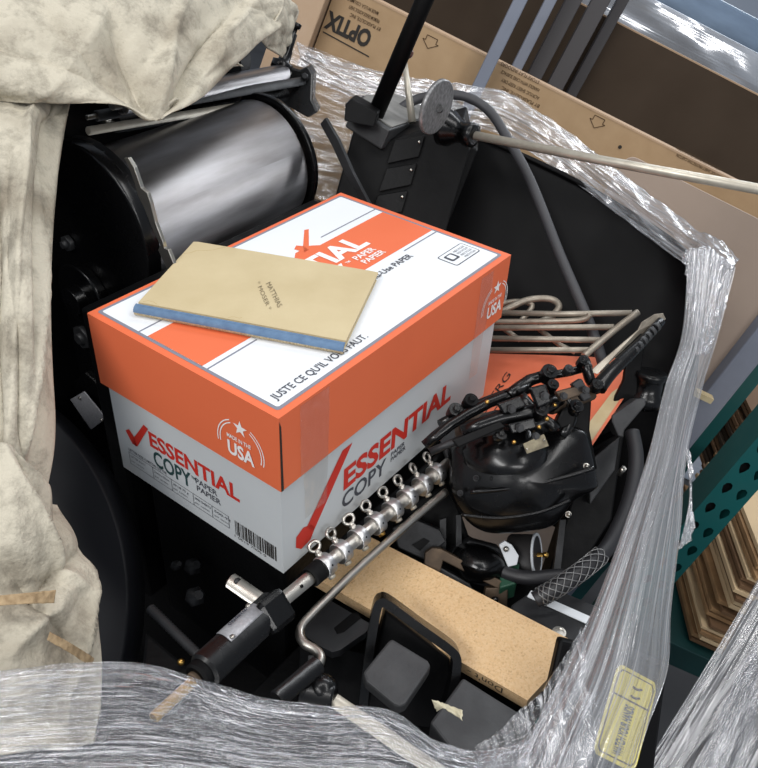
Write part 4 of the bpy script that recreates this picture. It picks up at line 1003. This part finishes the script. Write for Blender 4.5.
L2 = [[(-80, 440, .77), (-20, 440, .76), (18, 450, .76), (44, 484, .79), (62, 502, .82)],
      [(-80, 500, .75), (-20, 505, .74), (28, 515, .75), (60, 528, .78), (84, 540, .81)],
      [(-80, 560, .73), (-20, 568, .73), (30, 570, .745), (70, 572, .77), (103, 577, .81)],
      [(-80, 620, .71), (-20, 622, .71), (34, 624, .73), (72, 624, .76), (104, 622, .80)],
      [(-80, 690, .70), (-20, 690, .70), (34, 690, .72), (72, 690, .75), (104, 688, .79)],
      [(-80, 760, .70), (-20, 760, .70), (34, 750, .72), (72, 750, .75), (104, 745, .79)]]
sheet(g, L2, canvas, 90, 110, .006, 4, 4, seed=77, big=.014, bfu=2.2, bfv=2.2, creases=((.95, .25, .45, .55, .018, .05), (.4, .0, .85, .42, -.018, .05), (.3, .35, .9, .75, .014, .04), (.98, .4, .75, .9, -.016, .04), (.35, .7, .75, .5, -.014, .04)))
lower = g.build('lower_drape', tp, solid=.003)
def seam(rows, name='stitched_seam'):
    g = G(); sheet(g, rows, thread, 30, 6, .0015, 16, 1, seed=3, big=0); return g.build(name, tp, solid=.001)
seam([[(-5, 596, .715), (25, 593, .722), (56, 590, .738)], [(-5, 606, .713), (25, 604, .72), (54, 603, .738)]])
seam([[(50, 632, .735), (72, 644, .748), (94, 658, .775)], [(47, 640, .735), (70, 653, .748), (91, 667, .772)]])

# ================================================================ STRETCH WRAP AROUND THE PRESS
sw = thing('stretch_wrap', 'crumpled clear stretch film wound around the press, across the foreground and right side', 'plastic wrap', P(400, 740, .70))
g = G()
ex = [-60, 0, 60, 140, 200, 260, 330, 390, 440, 480, 530]
ty = [676, 670, 664, 662, 676, 696, 706, 710, 738, 748, 738]
def band(f0, d): return [(x, t+(820-t)*f0, d+ (x-250)*.00012) for x, t in zip(ex, ty)]
sheet(g, [band(0, .675), band(.2, .655), band(.5, .64), band(1, .62)], film_low, 200, 150, .0035, 6, 22, seed=2, big=.005, bfu=2.5, bfv=8, crumple=.0003)
g.build('front_film', sw)
g = G()
sheet(g, [[(690, 250, 1.13), (715, 250, 1.14), (738, 266, 1.15)], [(684, 330, 1.08), (704, 330, 1.09), (722, 330, 1.12)], [(666, 385, 1.02), (688, 388, 1.03), (705, 388, 1.07)],
          [(648, 455, .96), (672, 460, .96), (689, 460, 1.0)], [(622, 530, .90), (655, 530, .89), (684, 530, .95)], [(592, 605, .84), (640, 605, .82), (675, 605, .90)],
          [(560, 675, .78), (625, 675, .77), (671, 670, .86)], [(528, 740, .73), (600, 740, .72), (650, 730, .80)], [(500, 820, .69), (570, 820, .68), (622, 820, .76)]],
      film_col, 150, 220, .002, 18, 2, seed=6, big=.004, bfu=4, bfv=1.6, crumple=.0003)
g.build('side_film', sw)
g = G()
sheet(g, [[(470, 745, .70), (500, 725, .70), (540, 690, .71), (585, 625, .74)], [(480, 770, .68), (510, 760, .68), (545, 730, .69), (590, 680, .72)], [(480, 820, .66), (520, 820, .66), (560, 810, .67), (600, 780, .7)]],
      film_thin, 80, 80, .004, 6, 5, seed=14, big=.008, crumple=.002)
g.build('corner_film', sw)
g = G()
sheet(g, [[(684, 250, 1.13), (712, 244, 1.14), (737, 264, 1.15)], [(690, 285, 1.11), (710, 285, 1.12), (730, 300, 1.13)], [(697, 325, 1.09), (708, 325, 1.10), (720, 335, 1.11)], [(702, 352, 1.07), (706, 352, 1.075), (710, 354, 1.08)]],
      film_foil, 60, 80, .004, 5, 5, seed=40, big=.004, crumple=.006)
g.build('film_knot', sw)
g = G()
sheet(g, [[(686, 449, 1.0), (689, 449, 1.0), (692, 452, 1.0)], [(690, 490, .99), (693, 490, .99), (693, 495, .99)], [(686, 520, .97), (691, 520, .97), (695, 526, .97)], [(678, 548, .95), (682, 545, .95), (688, 538, .95)]], film_rib, 16, 50, .002, 4, 4, seed=9, big=.002, crumple=.002)
g.build('film_flap', sw)
g = G()   # ribbon along the top edge of the tray
rb0 = [(296, 44, 1.55), (330, 58, 1.55), (380, 72, 1.54), (440, 84, 1.53), (500, 92, 1.50), (545, 118, 1.46), (590, 150, 1.42), (640, 190, 1.36), (690, 226, 1.28), (720, 243, 1.20), (738, 262, 1.15)]
rb1 = [(300, 58, 1.53), (335, 74, 1.53), (385, 92, 1.52), (440, 106, 1.51), (498, 118, 1.48), (542, 142, 1.44), (586, 172, 1.40), (634, 208, 1.34), (680, 242, 1.26), (705, 258, 1.18), (726, 274, 1.14)]
rbm = [(a[0]*.5+b[0]*.5, a[1]*.5+b[1]*.5, a[2]-.02) for a, b in zip(rb0, rb1)]
rb2 = [(b[0]-6, b[1]+14, b[2]+.005) for b in rb1]
sheet(g, list(map(list, zip(rb0, rbm, rb1, rb2))), film_rib, 50, 240, .004, 5, 26, seed=12, big=.003, bfu=2, bfv=14, crumple=.002)
g.build('edge_film', sw)
g = G()   # thin stretched film left of the tower
sheet(g, [[(288, 40, 1.56), (292, 90, 1.54), (300, 160, 1.50), (310, 230, 1.46)], [(350, 62, 1.56), (350, 110, 1.54), (352, 170, 1.52), (356, 240, 1.48)]], film_thin, 100, 60, .003, 24, 1.5, seed=18, big=.003, bfu=5, bfv=1)
sheet(g, [[(350, 70, 1.58), (350, 120, 1.56), (352, 170, 1.54)], [(400, 82, 1.58), (400, 120, 1.56), (400, 160, 1.54)], [(455, 96, 1.56), (455, 120, 1.54), (455, 150, 1.52)]], film_thin, 80, 60, .003, 20, 1.5, seed=28, big=.003, bfu=5, bfv=1)
g.build('back_film', sw)
g = G(); sheet(g, [[(432, 700, .80), (440, 702, .80), (452, 706, .80), (462, 710, .79)], [(436, 712, .80), (444, 708, .79), (454, 714, .79), (462, 720, .78)]], scrapm, 20, 8, .002, 5, 3, seed=1, big=.001)
tag(g.build('tape_scrap', solid=.001), 'torn scrap of cream tape stuck to the grey corner block near the film', 'tape')

# ================================================================ BEHIND: CARTONS
D0 = 1.72
def vplane(px, py, d):                               # vertical plane parallel to AX through a pixel at a depth
    p0 = P(px, py, d)
    def f(x, y, off=0.0):
        dr = P(x, y, 1)-CAM; return CAM+dr*((p0.y+off-CAM.y)/dr.y)
    return f
fr = vplane(500, 60, D0)
TL, TR = fr(330, -14), fr(758, 183)
ztop = fr(500, 64).z
x0, x1 = fr(328, 10).x, fr(703, 392).x
y0 = TL.y; zlow = 0.0
oc = thing('kraft_carton', 'long brown kraft carton with upside down OPTIX lettering behind the press', 'carton', ((x0+x1)/2, y0+.25, zlow))
g = G(); th = .006; dep = .03
g.box((x0, y0, zlow), (x1-x0, 0, 0), (0, th, 0), (0, 0, ztop-zlow), kraft)
g.box((x0, y0+dep, zlow), (x1-x0, 0, 0), (0, th, 0), (0, 0, ztop-zlow), kraft)
g.box((x0, y0+th, zlow), (th, 0, 0), (0, dep-th, 0), (0, 0, ztop-zlow), kraft)
g.box((x1-th, y0+th, zlow), (th, 0, 0), (0, dep-th, 0), (0, 0, ztop-zlow), kraft)
g.box((x0, y0, zlow), (x1-x0, 0, 0), (0, dep, 0), (0, 0, -.004), kraft)
no = -.0012
def ft(t, px, py, h, w, m=inkbrn, bold=.01): g.text(t, fr(px, py, no), (-1, 0, 0), (0, 0, -1), h, m, bold, width=w, up=0)
wpx = (fr(371, 44).x-fr(327, 26).x)
ft('OPTIX', 373, 33, .033, abs(wpx)*1.02, inkblk, .045)
g.poly([fr(x, y, no) for x, y in ((323, 31), (369, 56), (369, 57.5), (323, 32.5))], inkblk)
for k, t in enumerate(('BY PLASKOLITE, INC', 'PREMIUM GRADE ACRYLIC SHEET', 'MADE IN U.S.A. COLUMBUS')):
    ft(t, 381-1*k, 28-8*k, .007, .07)
for k, t in enumerate(('BY PLASKOLITE, INC', 'ACRYLIC SHEET KEEP DRY', 'HANDLE WITH CARE SURFACE', 'STORE FLAT INDOORS')):
    ft(t, 540, 105-8*k, .007, .09)
for k in range(2): ft('ACRYLIC SHEET PROTECTIVE CARTON', 722, 176-7*k, .006, .11)
for cx_, cy_ in ((431, 41), (598, 121)):
    c = fr(cx_, cy_, no)
    pts = [(-.012, .008), (.012, .008), (.012, -.002), (.018, -.002), (0, -.016), (-.018, -.002), (-.012, -.002)]
    for i in range(7):
        a, b = V(pts[i]), V(pts[(i+1) % 7]); dq = (b-a).normalized(); n_ = V((-dq.y, dq.x))*.0008
        g.poly([c+V((q.x, 0, q.y)) for q in (a-n_, b-n_, b+n_, a+n_)], inkbrn)
g.build('carton_wall', oc)
g = G(); g.box((x0, y0-.001, ztop), (x1-x0, 0, 0), (0, .032, 0), (0, 0, .004), kraftrim); g.build('cut_edge', oc)
g = G(); c = fr(620, 147, no); g.lathe(c, (0, -1, 0), [(0, .004), (.0005, .004), (.0005, 0)], inkblk, 14); g.build('staple_hole', oc)
# grey-brown panel in front of it
fp2 = vplane(660, 200, D0-.07)
g = G(); zt = fp2(650, 165).z; xl = fp2(622, 165).x; xr = fp2(720, 372).x
q = [(xl, 0), (xr, 0), (xr, zt)]+[(xl+.02-.02*math.sin(a), zt-.02+.02*math.cos(a)) for a in [k*PI/12 for k in range(7)]]
g.poly([(x, fp2(650, 165).y, z) for x, z in q], pinkish, (0, .006, 0))
g.text('MADE IN U.S.A.', fp2(748, 318, -.001), (0, 0, -1), (1, 0, 0), .012, inkbrn, .02, width=.10, up=0) if 0 else None
tag(g.build('leaning_cardboard', None), 'smooth grey brown cardboard panel with rounded corner leaning on the kraft carton', 'cardboard')
g = G(); xk = fp2(706, 388).x
g.box((xr+.001, y0-.06, 0), (xk-xr, 0, 0), (0, .05, 0), (0, 0, zt-.04), kraft)
g.text('ACRYLIC SHEET', (xr+.012, y0-.0612, zt-.22), (0, 0, -1), (1, 0, 0), .014, inkblk, .02, width=.12, up=0)
g.text('FRAGILE', (xr+.012, y0-.0612, zt-.40), (0, 0, -1), (1, 0, 0), .014, inkblk, .02, width=.07, up=0)
tag(g.build('kraft_strip', None), 'narrow kraft carton edge with dark printing beside the grey shelf post', 'carton')
# pale tan carton at left of it
g = G(); f5 = vplane(300, 20, D0-.03); a = f5(262, 60); b = V((x0-.004, 0, 0))
g.box((a.x, a.y, zlow), (b.x-a.x, 0, 0), (0, .25, 0), (0, 0, 2.3), kraftlt)
tag(g.build('tan_carton', None, bevel=.003), 'pale tan carton at the top, between the tarp and the OPTIX carton', 'carton')
# tall cardboard behind, colour darkened as interior shade
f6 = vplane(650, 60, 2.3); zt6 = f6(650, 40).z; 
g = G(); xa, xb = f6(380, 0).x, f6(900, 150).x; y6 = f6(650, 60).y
g.box((xa, y6, zlow), (xb-xa, 0, 0), (0, .012, 0), (0, 0, zt6-zlow), shadebrn)
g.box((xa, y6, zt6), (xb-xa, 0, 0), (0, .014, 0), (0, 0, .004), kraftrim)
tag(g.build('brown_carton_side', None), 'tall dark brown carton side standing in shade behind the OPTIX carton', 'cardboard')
# shelf posts
def post(px0, px1, py, d, m, zb_, zt_, label, dep=.03):
    f_ = vplane(px0, py, d); a = f_(px0, py); b = f_(px1, py); g = G()
    g.box((a.x, a.y, zb_), (b.x-a.x, 0, 0), (0, dep, 0), (0, 0, zt_-zb_), m)
    tag(g.build('shelf_post', None, bevel=.002), label, 'post', 'shelf posts behind the press')
post(487, 501, 55, 1.66, shelfgrey, 0, 3.1, 'blue grey shelf post standing in front of the OPTIX carton')
post(529, 541, 32, 2.05, shelfgrey, zlow, 3.1, 'second grey shelf post from the left, just inside the dark carton')
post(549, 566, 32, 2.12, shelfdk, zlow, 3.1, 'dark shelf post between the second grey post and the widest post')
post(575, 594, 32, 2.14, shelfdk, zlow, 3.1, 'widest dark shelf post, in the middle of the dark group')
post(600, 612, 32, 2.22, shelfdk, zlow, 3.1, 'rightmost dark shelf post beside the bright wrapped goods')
# gray post lower right
fg = vplane(728, 380, 1.78); a, b = fg(712, 386), fg(741, 386)
g = G(); g.box((a.x, a.y, 0), (b.x-a.x, 0, 0), (0, .05, 0), (0, 0, 2.3), shelfgrey)
tag(g.build('shelf_post', None, bevel=.003), 'wide blue grey shelf post slanting past the film on the right, above the teal upright', 'post', 'shelf posts behind the press')
g = G(); fh = vplane(704, 395, 1.70); c = fh(704, 398); g.box((c.x-.02, c.y, c.z-.006), (.04, 0, 0), (0, .02, 0), (0, 0, .012), creamp)
tag(g.build('paper_corner', None), 'small cream paper corner against the wide grey post', 'paper')
# teal uprights
def upright(pxl, pyl, wid, d, label):
    f_ = vplane(pxl, pyl, d); c = f_(pxl, pyl); z0_, z1_ = 0, 2.4; g = G(); mi = g.mi(teal)
    t = thing('rack_upright', label, 'rack upright', (c.x+wid/2, c.y, z0_), 'teal rack uprights')
    pitch = .05; nz_ = int((z1_-z0_)/pitch)
    for k in range(nz_):
        for cc in range(2):
            xa_, xb_ = c.x+wid*cc/2, c.x+wid*(cc+1)/2; za, zb2 = z0_+k*pitch, z0_+(k+1)*pitch; xm, zm = (xa_+xb_)/2, (za+zb2)/2
            sqv = [(xb_, zm), (xb_, zb2), (xm, zb2), (xa_, zb2), (xa_, zm), (xa_, za), (xm, za), (xb_, za)]
            td = [(xm+.0085, zm+.003), (xm+.006, zm+.0105), (xm, zm+.0135), (xm-.006, zm+.0105), (xm-.0085, zm+.003), (xm-.005, zm-.006), (xm, zm-.0125), (xm+.005, zm-.006)]
            o_ = [g.bm.verts.new((x, c.y, z)) for x, z in sqv]; i_ = [g.bm.verts.new((x, c.y, z)) for x, z in td]
            for j in range(8):
                f = g.bm.faces.new((o_[j], o_[(j+1) % 8], i_[(j+1) % 8], i_[j])); f.material_index = mi
    g.box((c.x-.003, c.y, z0_), (.003, 0, 0), (0, .07, 0), (0, 0, z1_-z0_), teal); g.box((c.x+wid, c.y, z0_), (.003, 0, 0), (0, .07, 0), (0, 0, z1_-z0_), teal)
    g.build('perforated_face', t, doubles=True)
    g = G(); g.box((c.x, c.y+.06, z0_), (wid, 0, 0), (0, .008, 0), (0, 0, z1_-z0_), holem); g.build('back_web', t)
upright(695, 513, .060, 1.50, 'teal perforated rack upright rising diagonally beside the film')
fb = vplane(720, 430, 2.15); a, b = fb(706, 428), fb(722, 428); g = G()
g.box((a.x, a.y, 0), (b.x-a.x, 0, 0), (0, .06, 0), (0, 0, 2.5), teal); tag(g.build('rack_brace', None), 'plain teal rack member in the dark behind the perforated upright', 'rack brace')
# cardboard stacks
def stack(px, py, d, n, pitch, wid, dep, group, lab, seed):
    random.seed(seed); f_ = vplane(px, py, d); c = f_(px, py); labs = []
    for k in range(n):
        g = G(); t_ = pitch*random.uniform(.55, .8); dx = random.uniform(0, .02); dy = random.uniform(-.012, .012)
        o = (c.x+dx, c.y+dy, c.z+pitch*k); m = random.choice(sheetm) if seed == 5 else random.choice(sheetm[2:]+[shadebrn])  # rear pile gets only dark materials, its dimness put into the colour
        g.box(o, (wid, 0, 0), (0, dep, 0), (0, 0, t_), m)
        o2 = g.build('cardboard_sheet', None, bevel=.0006)
        tag(o2, lab.replace('COLOR', {'stack_cardboard': 'mid brown', 'stack_pale_edge': 'pale cream edged', 'stack_dark_cardboard': 'dull dark brown', 'dark_brown_cardboard': 'very dark brown'}[m.name]), 'cardboard', group)
stack(684, 640, 1.72, 20, .0125, .5, .4, 'flat cardboard sheets stacked low at the right', 'COLOR flat cardboard sheet in the stack below the perforated teal upright', 5)
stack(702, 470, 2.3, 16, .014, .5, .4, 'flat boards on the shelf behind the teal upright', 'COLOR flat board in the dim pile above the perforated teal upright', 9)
# dark shelf under stacks
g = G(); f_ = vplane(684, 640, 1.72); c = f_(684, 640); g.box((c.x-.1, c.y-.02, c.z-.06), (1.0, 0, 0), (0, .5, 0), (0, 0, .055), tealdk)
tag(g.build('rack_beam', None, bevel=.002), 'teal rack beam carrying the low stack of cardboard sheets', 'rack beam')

# ================================================================ NEIGHBOUR PALLET LOAD
nb = thing('wrapped_pallet_load', 'neighbouring pallet load tightly wrapped in greyish film at bottom right', 'pallet load', P(740, 760, .9))
g = G()
sheet(g, [[(770, 560, 1.10), (850, 590, 1.10), (930, 640, 1.1)], [(722, 640, 1.05), (800, 680, 1.03), (900, 720, 1.0)], [(676, 715, 1.0), (760, 745, .97), (860, 780, .95)], [(630, 790, .95), (720, 820, .93), (820, 850, .90)]],
      film_nb, 130, 140, .002, 18, 2, seed=50, big=.005, bfu=5, bfv=1.2)
g.build('side_film', nb)
g = G()
sheet(g, [[(775, 620, 1.02), (815, 640, 1.02)], [(744, 660, 1.0), (775, 670, 1.0)], [(728, 700, .98), (760, 715, .98)], [(706, 750, .95), (745, 770, .95)], [(690, 800, .93), (730, 820, .93)]], film_nf, 40, 110, .003, 5, 3, seed=60, big=.004, crumple=.002)
g.build('film_fold', nb)
g = G(); g.poly([P(x, y, 1.16) for x, y in ((850, 650), (960, 720), (850, 920), (730, 860))], castblk, Wd((0, 0, .3))); g.build('load_block', nb, bevel=.01)

# bright wrapped goods far behind, top right
f8 = vplane(680, 20, 3.3); c = f8(600, 60); g = G()
wl_ = thing('wrapped_goods', 'bright film wrapped goods in the far top right corner', 'wrapped goods', (c.x+.8, c.y, 0))
z8 = f8(690, 18).z
whm = mat('white_packaging', srgb(214, 222, 232), .45, 0, 0, .5, 7, srgb(150, 164, 184), stretch=(1, 1, 4))
grm = mat('grey_blue_packaging', srgb(122, 140, 160), .4, 0, 0, .6, 5, srgb(90, 106, 124), stretch=(1, 1, 4))
g.box((c.x-.6, c.y, 0), (2.6, 0, 0), (0, .5, 0), (0, 0, z8), whm); g.build('white_goods', wl_, bevel=.01)
g = G(); g.box((c.x-.6, c.y+.55, 0), (3.4, 0, 0), (0, .6, 0), (0, 0, z8+.12), grm); g.build('blue_goods', wl_, bevel=.01)
g = G(); q = [(c.x-.6, c.y-.02, z8), (c.x+2.0, c.y-.02, z8), (c.x+2.0, c.y-.02, z8-1.4), (c.x-.6, c.y-.02, z8-1.4)]; q = [V(p) for p in q]
sheet(g, [[q[0], q[1]], [q[3], q[2]]], film_far, 120, 60, .012, 10, 10, seed=70, big=.012, bfu=6, bfv=6); g.build('goods_film', wl_)
g = G(); f9 = vplane(730, 15, 5.0); c9 = f9(730, 15); g.box((c9.x-.5, c9.y, 0), (1.8, 0, 0), (0, .8, 0), (0, 0, c9.z), mat('dim_boxes', srgb(96, 88, 78), .7, 0, 0, .9, 3, srgb(50, 60, 74)))
tag(g.build('far_carton', None, bevel=.01), 'brown carton far away at the very top right corner', 'carton')

# ================================================================ LIGHTS, WORLD, CAMERA
def area(loc, size, sy, power, col, aim):
    l = bpy.data.lights.new('ceiling_light', 'AREA'); l.shape = 'RECTANGLE'; l.size = size; l.size_y = sy; l.energy = power; l.color = col
    o = bpy.data.objects.new('ceiling_light', l); COL.objects.link(o); o.location = loc
    o.rotation_euler = (V(aim)-V(loc)).to_track_quat('-Z', 'Y').to_euler(); return o
area((-1.3, .3, 4.4), .35, 3.0, 36, (1, .98, .96), (-.2, 1.0, 1.2))
area((.9, .0, 4.4), .35, 3.0, 36, (1, .99, .97), (.2, 1.0, 1.2))
area((-1.9, -2.2, 3.2), 2.4, .5, 95, (1, .99, .98), (0, .6, 1.2))  # added fill lamp behind the camera, lifts the carton's side faces
area((1.6, -2.8, 3.6), 2.4, .5, 52, (1, .99, .98), (0, .6, 1.2))
area((.4, 3.4, 4.8), 3.0, .35, 50, (.94, .97, 1), (.4, 1.6, 1.2))
area((2.5, 6.5, 4.8), 3.5, 1.0, 160, (.9, .95, 1), (2.0, 5.0, 1.2))
w = bpy.data.worlds.new('World'); SC.world = w; w.use_nodes = True
w.node_tree.nodes['Background'].inputs[0].default_value = (.80, .88, 1.0, 1); w.node_tree.nodes['Background'].inputs[1].default_value = .34

cam = bpy.data.cameras.new('camera'); co = bpy.data.objects.new('camera', cam); COL.objects.link(co)
cam.sensor_fit = 'VERTICAL'; cam.sensor_height = 24; cam.lens = 24*F/768; cam.clip_start = .02; cam.clip_end = 60
cxv, cyv, czv = Wd((1, 0, 0)), Wd((0, -1, 0)), Wd((0, 0, -1))
co.matrix_world = Matrix(((cxv.x, cyv.x, czv.x, CAM.x), (cxv.y, cyv.y, czv.y, CAM.y), (cxv.z, cyv.z, czv.z, CAM.z), (0, 0, 0, 1)))
SC.camera = co
SC.view_settings.view_transform = 'Standard'; SC.view_settings.look = 'None'; SC.view_settings.gamma = 1; SC.view_settings.use_curve_mapping = False
SC.view_settings.exposure = -0.06
